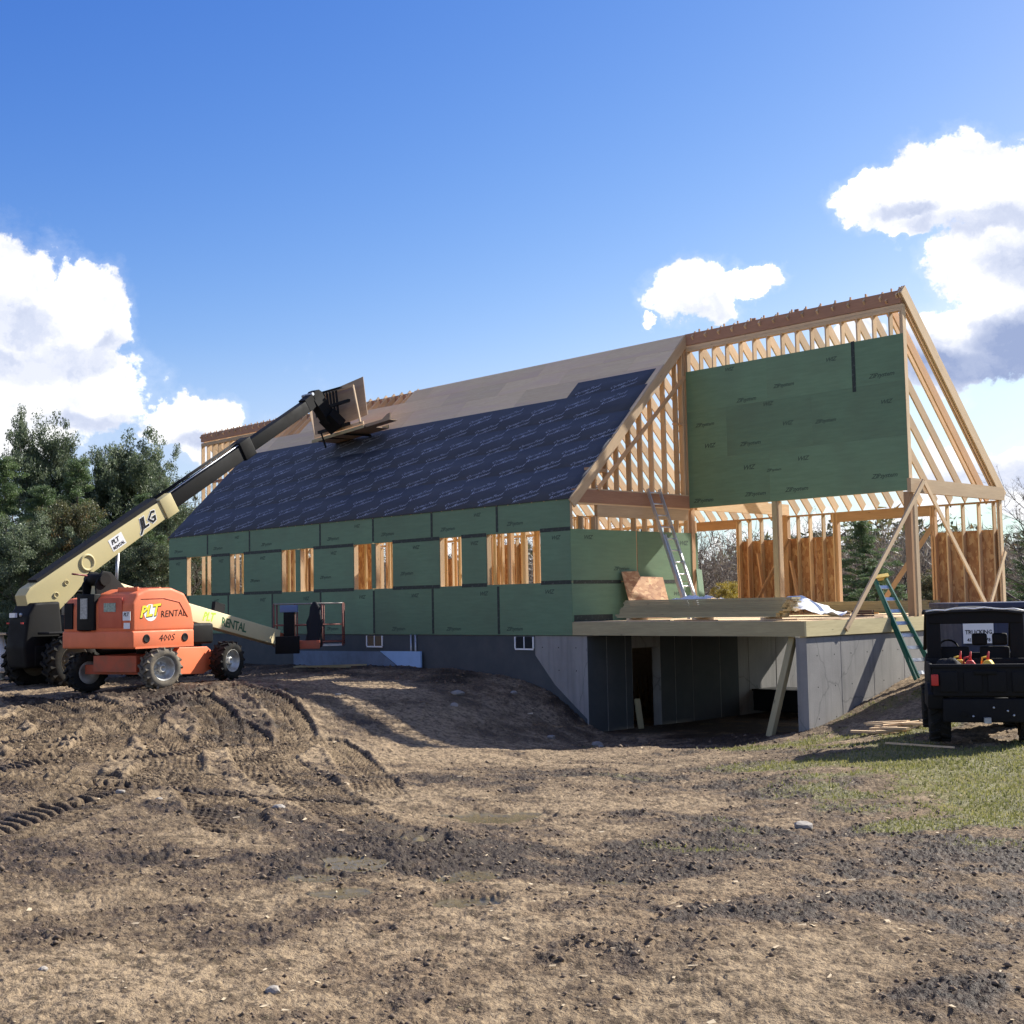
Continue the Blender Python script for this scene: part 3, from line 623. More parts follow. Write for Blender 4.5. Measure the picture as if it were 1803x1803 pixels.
ptree('evergreen_tree', 'broad', 1, 345, 215, 900, 'distant green tree behind the left end of the house', 7, LOLIVE)
ptree('bare_tree', 'bare', 1, 325, 170, 905, 'thin leafless tree against the left end of the roof', 4, None)
ptree('evergreen_tree', 'broad', 4, 95, 187, 748, 'tall green tree just right of the highest one at the far left', 6.5, LOLIVE)
ptree('evergreen_tree', 'broad', 3, 178, 192, 770, 'green tree left of the broad rounded one', 6.0, LOLIVE)
ptree('evergreen_tree', 'broad', 1, 262, 194, 782, 'green tree against the right flank of the rounded one', 6.5, LOLIVE)
ptree('pine_tree', 'pine', 2, 70, 165, 850, 'mid height pine low behind the black boom tray at left', 7, LPINE)
# right and behind
ptree('pine_tree', 'pine', 1, 1520, 190, 912, 'spreading pine seen through the wide right opening of the back wall', 7.5, LPINE)
ptree('pine_tree', 'pine', 3, 1538, 165, 985, 'low pine at the foot of the spreading one, seen through the opening', 6, LPINE)
ptree('bare_tree', 'bare', 2, 1590, 200, 930, 'leafless tree just right of the pine seen through the opening', 5, None)
ptree('bare_tree', 'bare', 3, 1628, 210, 915, 'leafless tree seen between the ridge post and the right opening stud', 5.5, None)
ptree('bare_tree', 'bare', 1, 1415, 220, 880, 'bare tree seen over the strand board between two studs, left of centre bay', 5, None)
ptree('bare_tree', 'bare', 2, 1450, 230, 890, 'bare tree seen over the strand board next to the wide opening', 5, None)
ptree('bare_tree', 'bare', 3, 1235, 170, 930, 'bare branching tree at the left side of the narrow back opening', 5, None)
ptree('bare_tree', 'bare', 3, 1820, 150, 790, 'leafless tree reaching in from the right edge of the photo', 9, None)
ptree('bare_tree', 'bare', 1, 1850, 190, 850, 'second leafless tree at the right edge, behind the taller one', 8, None)
ptree('pine_tree', 'pine', 2, 1815, 170, 925, 'dark pine at the right edge above the navy container', 6.5, LPINE)
ptree('pine_tree', 'pine', 1, 1860, 200, 960, 'distant dark pine beyond the right edge', 9, LPINE)
ptree('autumn_shrub', 'broad', 3, 1283, 165, 1012, 'yellow leaved shrub seen low in the narrow back opening', 4, LYEL, cat='shrub')
ptree('autumn_shrub', 'broad', 4, 1645, 170, 1000, 'dull green shrub behind the right opening stud', 4.5, LDECI, cat='shrub')
def brush():
    g = np.random.default_rng(21); n = 9000; u = -500+2900*g.random(n); D = 195+70*g.random(n); x, y = PX(u, 1); lat = (u-901)/2265.2*D; x, y = world_at(lat, D)
    top = (9+7*np.abs(fbm(x, y, .03, 3, 55))*2+4*g.random(n))*(1+.5*(u < 350)); per = 26
    base = np.stack([x, y, np.full(n, -3.6)], -1)[:, None]; hh = g.random((n, per, 1))**.8*top[:, None, None]
    P0 = base+np.concatenate([g.normal(0, 1.4, (n, per, 2)), hh], 2); a = g.normal(0, 1, (n, per, 3))*np.array((.6, .6, 1.0)); a[..., 2] = np.abs(a[..., 2]); s = 1.1+1.3*g.random((n, per, 1)); a = a/np.linalg.norm(a, axis=2, keepdims=True)*s
    w = g.normal(0, .09, (n, per, 3)); V = np.stack([P0, P0+w, P0+a], 2).reshape(-1, 3); tint = np.repeat(np.clip(g.random((n, per))*.85+.15*(g.random((n, 1)) > .85), 0, 1).ravel(), 3)
    return tri_mesh('brush_line', V, np.arange(len(V)).reshape(-1, 3), LBRUSH, tint)
stuff(link('distant_brush', brush()), 'grey brown leafless brush along the far edge of the site', 'brush')
def woods():
    g = np.random.default_rng(31); n = 5200; u = -900+3600*g.random(n); D = 300+90*g.random(n); lat = (u-901)/2265.2*D; x, y = world_at(lat, D); top = 12+12*np.abs(fbm(x, y, .02, 3, 65))*2; per = 40
    q = g.random((n, per, 1)); P0 = np.stack([x, y, np.full(n, -4.0)], -1)[:, None]+np.concatenate([g.normal(0, 2.6, (n, per, 2)), q*top[:, None, None]], 2)
    a = g.normal(0, 1.0, (n, per, 3)); b = g.normal(0, .8, (n, per, 3)); V = np.stack([P0, P0+a, P0+b], 2).reshape(-1, 3); tint = np.repeat(np.clip(np.repeat(g.random((n, 1)), per, 1)*.6+.4*g.random((n, per)), 0, 1).ravel(), 3)
    return tri_mesh('far_woods', V, np.arange(len(V)).reshape(-1, 3), LDECI, tint)
stuff(link('far_woods', woods()), 'distant low line of mixed woodland behind everything', 'woodland')

# ------------------------------------------------------------------ house
WD, ZR, ZE, L2, LL = 14.36, 24.57, 10.33, 19.87, -77.9
house = thing('timber_house', 'long timber framed house under construction with green wall sheathing and dark blue roof underlayment', 'house')
H = house
SL = math.hypot(WD, ZR-ZE); SC_, SS_ = WD/SL, (ZR-ZE)/SL
def RP(x, d, off=0): return (x, d*SC_-off*SS_, ZE+d*SS_+off*SC_)
RU, RS = (1, 0, 0), (0, SC_, SS_)
# foundation
MB().box((-60, .10, -9.2), (1.35, .9, -.02)).build('foundation_wall', CONC, H)
fr = MB(); fr.box((.55, .9, -9), (1.35, 5.1, -.02)); fr.box((.55, 8.4, -9), (1.35, 29.2, -.02)); fr.box((.55, 5.1, -1.1), (1.35, 8.4, -.02)); fr.build('foundation_wall', CONC, H)
MB().box((19.45, .05, -9), (20.25, 29.2, -.02)).build('foundation_wall', CONC, H)
MB().box((-60, 28.4, -9), (.55, 29.2, -.02)).build('foundation_wall', CONC, H)
MB().box((-60, .9, -9), (-59.2, 28.4, -.02)).build('foundation_wall', CONC, H)
for yy in (2.2, 4.3, 10.2, 12.4, 16, 20, 24): MB().box((1.35, yy-.02, -7.4), (1.375, yy+.02, -.1)).build('form_line', CONC, H)
MB().prism([(-60, -.03), (-4.1, -.03), (-4.1, -1.5), (-2.06, -3.68), (-.3, -5.0), (1.2, -6.1), (1.2, -9), (-60, -9)], 1, .085, .10).build('dampproof_coating', DAMP, H)
MB().box((1.35, .1, -9), (1.365, 5.05, -.05)).build('dampproof_coating', DAMP, H)
MB().box((1.35, 8.45, -9), (1.365, 18.5, -.05)).build('dampproof_coating', DAMP, H)
for (xa, xb) in ((-6.2, -4.2), (-25.1, -22.9)):
    w = MB().box((xa, .02, -1.02), (xb, .12, -.12)); w = w.build('basement_window', GLASS, H)
    f = MB(); f.box((xa, -.03, -1.12), (xb, .05, -1.0)); f.box((xa-.06, -.03, -1.0), (xa+.06, .05, -.1)); f.box((xb-.06, -.03, -1.0), (xb+.06, .05, -.1)); f.box(((xa+xb)/2-.04, -.025, -1.0), ((xa+xb)/2+.04, .045, -.1)); f.build('frame', WHT, w)
for xx in (-18.9, -18.3): MB().tube([(xx, -.02, .0), (xx, -.02, -2.5)], .09, 8).build('conduit', STEEL, H)
th_ = MB()
for yy in np.arange(1.2, 28, 2.0):
    for zz in (-1.2, -3.2, -5.2): th_.lathe([(0, .004), (.045, .004), (.05, 0)], 8, Matrix.Translation((20.25, yy, zz)))
for xx in (-3.3, -1.6, .2):
    for zz in (-.9, -2.6): th_.lathe([(0, .004), (.045, .004), (.05, 0)], 8, Matrix.Translation((xx, .10, zz)) @ Matrix.Rotation(-math.pi/2, 4, 'Z'))
th_.build('tie_holes', BLK, H)['kind'] = 'stuff'
for yy in (4.0, 8.0, 12.0, 16.0, 20.0): MB().box((20.25, yy-.02, -7.4), (20.262, yy+.02, -.1)).build('form_line', CONC, H)
for xx in (-2.7, -.7): MB().box((xx-.02, .088, -6), (xx+.02, .1, -.05)).build('form_line', CONC, H)
# floor platform
MB().box((LL, .2, .9), (-.1, 28.7, 1.0)).build('floor_deck', PLY, H)
for i in range(5): MB().box((-.1+i*4, .15, .9), (3.85+i*4, 28.7, 1.03)).build('deck_sheet', PLY, H)
for i in range(16): member('floor_joist', (.5+i*1.27, .2, .47), (.5+i*1.27, 28.5, .47), .125, .8, SPF, H)
member('deck_beam', (.1, -.05, .52), (20.3, -.05, .52), .13, .96, PT, H)
member('deck_beam', (20.32, -.12, .52), (20.32, 15.4, .52), .13, .97, PT_SUN, H, (0, 0, 1))
member('deck_beam', (20.32, 15.4, .52), (20.32, 28.7, .52), .13, .97, PT_SUN, H, (0, 0, 1))
member('sill_plate', (20.0, .1, 0), (20.0, 28.7, 0), .5, .1, PT, H)
# --- front wall sheathing (outer face at y = 0)
def zip_front(x0, x1, z0, z1, mark=None):
    g = .018; p = sheet('sheathing_panel', (x0+g, 0, z0+g), (1, 0, 0), (0, 0, 1), .045, ZIP, H, x1-x0-2*g, z1-z0-2*g)
    if mark:
        mb = MB(); w, h = x1-x0, z1-z0
        for (fx, fz, s, sz) in mark: put_text(mb, s, sz, (fx*w, fz*h, .006), (1, .02, 0), (0, 1, 0), .35, .012, 1.15)
        o_ = mb.build('printed_lettering', INK, p)
        if len(mark) > 1: o_['kind'] = 'stuff'
    return p
ZM, WM = 'ZIPsystem', 'WIZ'
mk = lambda a, b: [(a, .12, ZM, .42), (b, .82, WM, .46)]
xs = [0, -8, -16, -24, -32, -40, -48, -56, -60]
for i in range(8): zip_front(xs[i+1], xs[i], 0, 4, mk(.22+.1*(i % 3), .7+.08*(i % 2)) if xs[i]-xs[i+1] > 5 else None)
segs = [(-60, -56.3), (-51.2, -47.7), (-45.1, -38.4), (-36.05, -35.3), (-33.1, -26.9), (-24.3, -23.72), (-21.3, -15.05), (-12.3, -9.3), (-3.2, 0)]
for k_, (a, b) in enumerate(segs): zip_front(a, b, 4, 8, [(.5, .84, WM, .44)]+([(.3, .3, ZM, .4)] if b-a > 5 else []) if b-a > 2.5 else None)
xt = [0, -8, -16, -24, -32, -44, -52, -60]
for i in range(7): zip_front(xt[i+1], xt[i], 8, 10.33, [(.25, .3, ZM, .42)]+([(.7, .7, WM, .4)] if i % 2 else []))
for a, b in [(-60, -56.3), (-51.2, -47.7), (-45.1, -38.4), (-33.1, -26.9), (-21.3, -15.05), (-12.3, -9.3), (-3.2, 0)]:
    for z in (4, 8): member('seam_tape', (a, -.008, z), (b, -.008, z), .012, .30, TAPE, H)
for x in xs[1:-1]: member('seam_tape', (x, -.008, .1), (x, -.008, 3.84), .012, .26, TAPE, H, (1, 0, 0))
for x in xt[1:-1]: member('seam_tape', (x, -.008, 8.16), (x, -.008, 10.3), .012, .26, TAPE, H, (1, 0, 0))
# --- front wall framing seen in the openings
for a, b in [(-56.3, -51.2), (-47.7, -45.1), (-38.4, -36.05), (-35.3, -33.1), (-26.9, -24.3), (-23.72, -21.3), (-15.05, -12.3), (-9.3, -3.2)]:
    member('stud', (a-.02, .28, 1.1), (a-.02, .28, 9.9), .125, .46, SPF, H, (0, 1, 0)); member('stud', (b+.02, .28, 1.1), (b+.02, .28, 9.9), .125, .46, SPF, H, (0, 1, 0))
    member('sill', (a, .28, 3.93), (b, .28, 3.93), .46, .125, SPF, H); member('header', (a, .28, 8.4), (b, .28, 8.4), .3, .8, SPF, H)
member('top_plate', (-60, .28, 9.98), (0, .28, 9.98), .46, .25, SPF, H); member('bottom_plate', (-60, .28, 1.06), (0, .28, 1.06), .46, .12, SPF, H)
for i in range(45):
    x = -59.8+i*1.333
    if not any(a-.2 < x < b+.2 for a, b in [(-56.3, -51.2), (-47.7, -45.1), (-38.4, -36.05), (-35.3, -33.1), (-26.9, -24.3), (-23.72, -21.3), (-15.05, -12.3), (-9.3, -3.2)]): member('stud', (x, .28, 1.1), (x, .28, 9.85), .125, .46, SPF, H, (0, 1, 0))
# --- interior partitions and rear wall of the long block
rr = random.Random(3)
for i in range(42):
    x = -58+i*1.333
    if not any(a < x < b for a, b in [(-46, -43.5), (-30, -27), (-18, -14.5)]): member('stud', (x, 12.6, 1.1), (x, 12.6, 9.8), .125, .3, FIR if i % 3 == 0 else SPF, H, (0, 1, 0))
member('partition_plate', (-58, 12.6, 9.9), (-3, 12.6, 9.9), .3, .12, SPF, H)
for xc in (-50, -41.5, -33.2, -25.5, -19.5, -11.5, -8):
    for j in range(7): member('stud', (xc, 1.4+j*1.6, 1.1), (xc, 1.4+j*1.6, 9.8), .30, .125, SPF if j % 2 else FIR, H, (0, 1, 0))
for (xa, ya, za, xb, yb, zb) in [(-48, 12.3, 1.2, -44.5, 12.2, 7.5), (-37, 12.2, 1.5, -33, 12.2, 8), (-27, 12.2, 1, -23, 12.2, 7.4), (-9, 12, 1, -3.5, 12, 7.5), (-16, 12, 7.5, -12.4, 12, 1.5)]: member('brace', (xa, ya, za), (xb, yb, zb), .125, .35, SPF, H)
for a, b in [(-60, -53), (-43, -40)]: sheet('strand_board', (a, 12.35, 1.1), (1, 0, 0), (0, 0, 1), .04, OSB, H, b-a, 8.2)
for i in range(52):
    x = LL+.1+i*1.3333
    if x < -10.6: member('stud', (x, 28.5, 1.1), (x, 28.5, 9.6), .125, .46, SPF, H, (0, 1, 0))
for i, (a, b) in enumerate([(-76, -68), (-68, -62), (-58, -50), (-50, -46), (-42, -34), (-30, -22), (-18, -11)]): sheet('strand_board', (a, 28.75, 1), (1, 0, 0), (0, 0, 1), .04, OSB, H, b-a, 6.8 if i % 2 else 8.0)
member('top_plate', (LL, 28.5, 9.78), (-10.6, 28.5, 9.78), .46, .25, SPF, H)
# --- front roof: rafters, sheathing, underlayment
for i in range(46):
    x = -59.93+i*1.3306; member('rafter', RP(x, -.1, -.44), RP(x, SL-.2, -.44), .125, .77, SPF, H, (0, -SS_, SC_))
rows = [(0, 4.05), (4.05, 8.1), (8.1, 12.15), (12.15, 16.2), (16.2, 18.2), (18.2, 20.2)]
for ri, (d0, d1) in enumerate(rows):
    off = 0 if ri % 2 == 0 else 4; x = -60.02+off; cuts = [-60.02]
    while x < .05:
        if x > -60: cuts.append(x)
        x += 8
    cuts.append(.12)
    for a, b in zip(cuts[:-1], cuts[1:]):
        if ri == 5 and b < -35: continue
        if ri == 5: a = max(a, -35.3)
        if ri == 4 and a < -52 and b < -49: continue
        if b-a < .3: continue
        sheet('roof_sheathing', RP(a+.01, d0+.01), RU, RS, .05, PLY, H, b-a-.02, d1-d0-.02)
UL = [(0, 3.5, -60.05, .0), (3.5, 6.8, -60.05, -.02), (6.8, 10.1, -60.05, -.1), (10.1, 13.45, -60.0, -.25), (13.45, 15.55, -9.3, -.55)]
for i, (d0, d1, a, b) in enumerate(UL):
    nx = int((b-a)/1.0)+1; vs = []; fs = []
    for j in range(nx+1):
        x = a+(b-a)*j/nx
        for kk in range(3):
            d = d0+(d1-d0+.25)*kk/2; vs.append(RP(x, d-.12*(kk == 0), .018+.004*(4-i)))
    for j in range(nx):
        for kk in range(2): fs.append((j*3+kk, (j+1)*3+kk, (j+1)*3+kk+1, j*3+kk+1))
    u = MB().add(vs, fs, True).build('underlayment_course', UNDER, H); md = u.modifiers.new('s', 'SOLIDIFY'); md.thickness = .002; md.offset = -1
    mb = MB(); dd = d0+.85
    cu, cv = Vector(RU), Vector(RS); ang = .30; tu = cu*math.cos(ang)+cv*math.sin(ang); tv = cv*math.cos(ang)-cu*math.sin(ang)
    r = 0
    while dd < d1-.3:
        x = a+2.0+((i*2+r) % 2)*2.0
        while x < b-1.2:
            put_text(mb, 'CertainTeed', .50, RP(x, dd, .062), tu, tv, .5, .0, 1.0); put_text(mb, 'RoofRunner', .50, RP(x+.35, dd-.46, .062), tu, tv, .5, .0, 1.0); x += 4.05
        dd += 1.65; r += 1
    mb.build('printed_lettering', UINK, u)['kind'] = 'stuff'
member('drip_edge', (-60, -.05, 10.30), (0, -.05, 10.30), .08, .12, UNDER, H)
member('gable_rafter', RP(.05, -.2, -.42), RP(.05, SL, -.42), .13, .80, SPF, H, (0, -SS_, SC_))
member('gable_rafter', RP(-60.05, -.2, -.42), RP(-60.05, SL, -.42), .13, .80, SPF, H, (0, -SS_, SC_))
# --- ridge beam
member('ridge_beam', (LL, WD+.15, 24.1), (-59.6, WD+.15, 24.1), .3, .95, LVL, H); member('ridge_beam', (-59.6, WD+.2, 24.0), (-.1, WD+.2, 24.0), .3, .9, LVL, H)
member('ridge_beam', (.0, WD+.15, 24.1), (L2-.1, WD+.15, 24.1), .3, .95, LVL, H)
# --- rear rafters over the whole length
DN = (0, (ZR-ZE), WD)
nr_ = 74
for i in range(nr_):
    x = LL+.1+i*1.3333
    if x > L2-.1: break
    dz = -.35 if -35 < x < -.2 else 0; member('rear_rafter', (x, WD+.05, 24.5+dz), (x, 28.85, 10.15+dz), .125, .77, SPF, H, (0, .7, .71))
for x in (L2-.08, L2+.10): member('rear_rafter', (x, WD, 24.62), (x, 28.95, 10.18), .125, .85, SPF, H, (0, .7, .71))
member('rear_rafter', (L2-1.2, WD+.1, 24.2), (L2-1.2, 28.85, 9.9), .125, .77, FIR, H, (0, .7, .71))
# --- ridge wall, right section
x = .1; xsr = []
while x < L2-.3: xsr.append(x); x += 1.3333
for x in xsr: member('stud', (x, WD+.27, 10.2), (x, WD+.27, 23.1), .125, .46, SPF, H, (0, 1, 0))
for x in (L2-.2, L2-.06): member('corner_stud', (x, WD+.27, 10.0), (x, WD+.27, 23.1), .13, .46, SPF, H, (0, 1, 0))
member('top_plate', (0, WD+.27, 23.22), (L2, WD+.27, 23.22), .46, .25, SPF, H); member('top_plate', (0, WD+.27, 23.47), (L2, WD+.27, 23.47), .46, .22, SPF, H)
member('bottom_plate', (0, WD+.27, 10.12), (L2, WD+.27, 10.12), .46, .14, SPF, H)
for x in [1.48, 2.76, 4.02, 5.36, 6.63, 7.9, 9.2, 10.5, 11.78, 13.08, 14.36, 15.66, 16.94, 19.05, 19.7]: member('rafter_tip', (x, WD+.1, 24.5), (x, WD+.1, 24.82), .1, .12, FIR, H, (0, 1, 0))
for x in [7.0, 11.0]: member('block', (x-.25, WD+.1, 24.66), (x+.1, WD+.1, 24.66), .12, .2, LVL, H)
for x in np.arange(-77, -59, 1.333): member('rafter_tip', (x, WD+.1, 24.5), (x, WD+.1, 24.78), .1, .12, FIR, H, (0, 1, 0))
def zip_ridge(x0, x1, z0, z1, marks):
    g = .0015; p = sheet('sheathing_panel', (x0+g, WD, z0+g), (1, 0, 0), (0, 0, 1), .045, ZIP, H, x1-x0-2*g, z1-z0-2*g)
    mb = MB(); w, h = x1-x0, z1-z0
    for (fx, fz, s, sz) in marks: put_text(mb, s, sz, (fx*w, fz*h, .006), (1, .01, 0), (0, 1, 0), .35, .012, 1.2)
    mb.build('printed_lettering', INK, p)['kind'] = 'stuff'
for (a, b, z0, z1, mm) in [(0, 8, 10.03, 14, [(.18, .14, ZM, .44), (.82, .18, ZM, .44), (.75, .72, WM, .5)]), (8, 16, 10.03, 14, [(.3, .2, ZM, .46), (.38, .78, WM, .46), (.05, .62, ZM, .3)]), (16, 19.85, 10.03, 14, [(.5, .3, ZM, .46)]),
                           (0, 4, 14, 18, [(.45, .7, ZM, .42), (.55, .25, WM, .5)]), (4, 12, 14, 18, [(.28, .2, ZM, .44), (.5, .93, WM, .42), (.72, .5, WM, .44)]), (12, 19.85, 14, 18, [(.15, .45, ZM, .4), (.8, .65, WM, .42)]),
                           (0, 8, 18, 21.4, [(.75, .1, ZM, .42), (.55, .88, WM, .4)]), (8, 15.75, 18, 21.4, [(.75, .7, WM, .42), (.2, .3, ZM, .42)]), (15.75, 19.85, 18, 21.4, [(.55, .18, ZM, .46)])]: zip_ridge(a, b, z0, z1, mm)
member('seam_tape', (15.75, WD-.012, 17.65), (15.75, WD-.012, 21.45), .012, .3, TAPE, H, (1, 0, 0))
# --- left ridge wall section
x = LL+.1
while x < -59: member('stud', (x, WD+.27, 1.1), (x, WD+.27, 23.1), .125, .46, SPF, H, (0, 1, 0)); x += 1.3333
member('top_plate', (LL, WD+.27, 23.3), (-59.8, WD+.27, 23.3), .46, .4, SPF, H)
member('blocking', (LL, WD+.1, 14.2), (-59.8, WD+.1, 14.2), .12, .4, SPF, H); member('blocking', (LL, WD+.1, 18.4), (-62, WD+.1, 18.4), .12, .35, LVL, H)
# --- gable end wall of the long block (x = 0)
def zip_end(y0, y1, z0, z1, marks=()):
    g = .015; p = sheet('sheathing_panel', (.0, y0+g, z0+g), (0, 1, 0), (0, 0, 1), .045, ZIP, H, y1-y0-2*g, z1-z0-2*g)
    if marks:
        mb = MB(); w, h = y1-y0, z1-z0
        for (fx, fz, s, sz) in marks: put_text(mb, s, sz, (fx*w, fz*h, .006), (1, .01, 0), (0, 1, 0), .35, .012, 1.2)
        mb.build('printed_lettering', INK, p)
zip_end(0, 8, 0, 4, [(.35, .2, ZM, .44)]); zip_end(8, 15.3, 0, 4, [(.6, .75, WM, .44)]); zip_end(0, 7.5, 4, 8, [(.25, .84, WM, .44), (.75, .25, ZM, .4)]); zip_end(7.62, 15.3, 4, 8, [(.75, .78, WM, .5)])
member('seam_tape', (.01, .2, 4), (.01, 5.6, 4), .012, .28, TAPE, H); member('seam_tape', (.01, 9.5, 4), (.01, 12.4, 4), .012, .28, TAPE, H); member('seam_tape', (.01, .2, 1.25), (.01, 4.5, 1.25), .012, .55, TAPE, H)
for y in [.07, 1.45, 2.9, 3.1, 7.55, 8.9, 10.3, 11.6, 12.9, 14.2, 15.2]: member('stud', (-.28, y, 1.1), (-.28, y, 9.0), .46, .125, SPF, H, (0, 1, 0))
member('corner_stud', (-.2, .12, 8), (-.2, .12, 9.9), .5, .2, SPF, H, (0, 1, 0))
member('header', (-.2, 3.1, 9.45), (-.2, 14.2, 9.45), .32, .9, LVLP, H); member('plate', (-.27, .1, 9.95), (-.27, 14.9, 9.95), .46, .12, SPF, H)
member('header', (-.15, .55, 10.52), (-.15, WD+.9, 10.52), .32, 1.02, LVL, H); member('plate', (-.27, 1.1, 11.08), (-.27, WD, 11.08), .46, .1, SPF, H)
for y in [1.63, 3.04, 4.34, 5.66, 7.15, 8.53, 9.93, 11.58, 13.19]: member('gable_stud', (-.28, y, 11.1), (-.28, y, ZE+y*(ZR-ZE)/WD-.95), .46, .125, SPF, H, (0, 1, 0))
for y in (13.95, 14.15, 14.5): member('gable_stud', (-.28, y, 11.1), (-.28, y, 23.2), .46, .125, SPF, H, (0, 1, 0))
member('brace', (.06, 3.1, 11.1), (.06, 14.1, 20.95), .06, .36, FIR, H)
member('blocking', (-.3, 2.2, 12.6), (-.3, 4.4, 12.6), .4, .3, FIR, H); member('blocking', (-.3, 13.0, 17.0), (-.3, 14.4, 17.0), .4, .15, FIR, H)
member('ridge_post', (-.1, WD+.35, 1), (-.1, WD+.35, 23.6), .3, .45, FIR, H, (0, 1, 0))
member('panel_strip', (1.0, 14.6, 1.0), (.1, 15.2, 5.0), .05, .7, ZIP, H, (0, 1, 0)) 
# header that carries the inner end of the gable back to the rear wall
member('header', (-.05, WD+.9, 10.4), (-.05, 28.6, 10.4), .3, .98, SPF, H)
member('post', (-.05, 28.3, 1), (-.05, 28.3, 9.9), .5, .5, FIR, H, (0, 1, 0)); member('post', (-.75, 28.3, 1), (-.75, 28.3, 9.9), .5, .35, FIR, H, (0, 1, 0))
# --- rear wall of the right section
YB = 28.62
def rs(x, z0=1.1, z1=9.7, m=SPF, w=.125): member('stud', (x, YB-.23, z0), (x, YB-.23, z1), w, .46, m, H, (0, 1, 0))
for x in [-5.45, -5.25, -4.1, -2.8, -1.4, 1.15, 2.4, 3.75, 4.85]: rs(x)
for x in [5.05, 5.2, 14.05, 14.3]: rs(x, m=FIR, w=.16)
for x in [15.4, 16.75, 18.1, 19.35, 19.75]: rs(x)
member('rear_plate', (-10.6, YB-.23, 9.78), (L2, YB-.23, 9.78), .46, .14, FIR, H); member('bottom_plate', (-5.5, YB-.23, 1.08), (5.2, YB-.23, 1.08), .46, .12, SPF, H); member('bottom_plate', (14, YB-.23, 1.08), (L2, YB-.23, 1.08), .46, .12, SPF, H)
member('header', (4.6, YB-.27, 9.35), (14.4, YB-.27, 9.35), .3, .72, FIR, H); member('header', (-10.7, YB-.27, 9.35), (-5.3, YB-.27, 9.35), .3, .72, FIR, H)
for a, b in [(-5.35, -1.3), (-1.3, 2.7), (2.7, 4.95)]: sheet('strand_board', (a, YB+.06, 1), (1, 0, 0), (0, 0, 1), .04, OSB, H, b-a-.02, 6.8)
for a, b in [(14.2, 18.0), (18.0, 19.86)]: sheet('strand_board', (a, YB+.06, 1), (1, 0, 0), (0, 0, 1), .04, OSB, H, b-a-.02, 6.6)
member('corner_post', (L2-.08, YB-.15, -.1), (L2-.08, YB-.15, 10), .2, .45, SPF, H, (0, 1, 0))
for (p, q) in [((-2.2, YB-.7, 1.1), (-3.0, YB-.6, 6.6)), ((-4.0, YB-.6, 1.1), (-4.1, YB-.5, 8.0)), ((-3.4, YB-1.6, 1.1), (.4, YB-.6, 7.8)), ((1.6, YB-.9, 1.0), (.5, YB-.6, 5.8)), ((3.4, YB-.8, 1), (3.4, YB-.7, 2.8))]: member('brace', p, q, .13, .42, FIR, H, (0, 1, 0))
member('brace', (9.8, YB-2.5, 1.0), (14.2, YB-.4, 8.2), .12, .4, FIR, H)
# --- right gable beam, ridge-plane posts, braces
member('gable_beam', (L2+.02, WD-.05, 10.38), (L2+.02, 28.9, 10.38), .3, 1.02, LVLP, H)
member('post', (8.3, WD+.25, 1.03), (8.3, WD+.25, 10.02), .46, .46, PT, H, (0, 1, 0)); member('stud', (8.62, WD+.27, 1.03), (8.62, WD+.27, 10.02), .125, .46, SPF, H, (0, 1, 0))
member('post', (19.62, WD+.28, 1.03), (19.62, WD+.28, 9.95), .5, .5, FIR, H, (0, 1, 0)); member('post', (20.15, WD+.18, -.8), (20.15, WD+.18, 9.3), .16, .46, SPF, H, (0, 1, 0))
member('brace', (20.45, 4.4, .35), (20.45, 15.4, 10.7), .125, .34, SPF, H); member('brace', (20.2, 15.9, 10.7), (20.2, 25.1, 1.2), .125, .34, SPF, H); member('brace', (20.05, 25.3, 1.2), (20.05, 28.6, 5.8), .125, .3, SPF, H)
member('leaning_post', (18.9, .6, -.05), (17.9, -1.0, -6.6), .42, .42, PT, H, (0, 1, 0))

# ------------------------------------------------------------------ lumber and loose things on the deck
def loose_board(p0, p1, w, h, m, label, group=None, cat='board', name='board'):
    o = member(name, p0, p1, w, h, m, None); tag(o, label, cat, group); return o
rr = random.Random(9); ORD = ['lowest', 'second lowest', 'third from the bottom', 'fourth from the bottom', 'fifth from the bottom', 'fifth from the top', 'fourth from the top', 'third from the top', 'second from the top', 'topmost']
for k in range(10):
    for j in range(3):
        xa = 3.3+k*.09+rr.uniform(-.1, .12)-(.35 if k == 1 else 0); xb = 17.2+.12*k+rr.uniform(-.15, .2); z = 1.33+k*.128
        loose_board((xa, 1.5+j*.5, z), (xb, 1.5+j*.5, z), .48, .118, PT, 'long treated board in the tall stack on the deck beside the wall' if j else ORD[k]+' board on the outer face of the long deck stack', 'boards of the long deck stack')
for i, x in enumerate((4.5, 10.5, 16.2)): loose_board((x, 1.1, 1.15), (x, 3.2, 1.15), .28, .2, SPF, ['spacer block under the left end of the long board stack', 'spacer block under the middle of the long board stack', 'spacer block under the right end of the long board stack'][i], None, 'block', 'spacer_block')
for (p, q, m, l) in [((5.2, .5, 1.08), (8.8, .5, 1.1), SPF, 'thin pale scrap strip at the deck edge under the stack'), ((9.5, .35, 1.09), (13.0, .4, 1.09), FIR, 'reddish scrap strip on the deck edge in front of the stack'), ((16.6, .8, 1.1), (18.8, 1.4, 1.12), SPF, 'short scrap board by the deck corner under the white sheet'), ((15.6, 3.6, 1.2), (19.8, 4.6, 1.25), PT, 'board lying flat below the white plastic sheet'), ((12.8, 10.2, 1.1), (19.7, 10.6, 1.12), SPF, 'long pale board on the deck behind the step ladder')]: loose_board(p, q, .36, .07, m, l)
for k in range(7):
    for j in range(2): loose_board((5.2+rr.uniform(-.3, .3), 24.2+j*.5, 1.25+k*.13), (16.0+rr.uniform(-.3, .3), 24.2+j*.5, 1.25+k*.13), .48, .12, PT, 'board in the low stack near the back wall opening', 'boards of the rear stack')
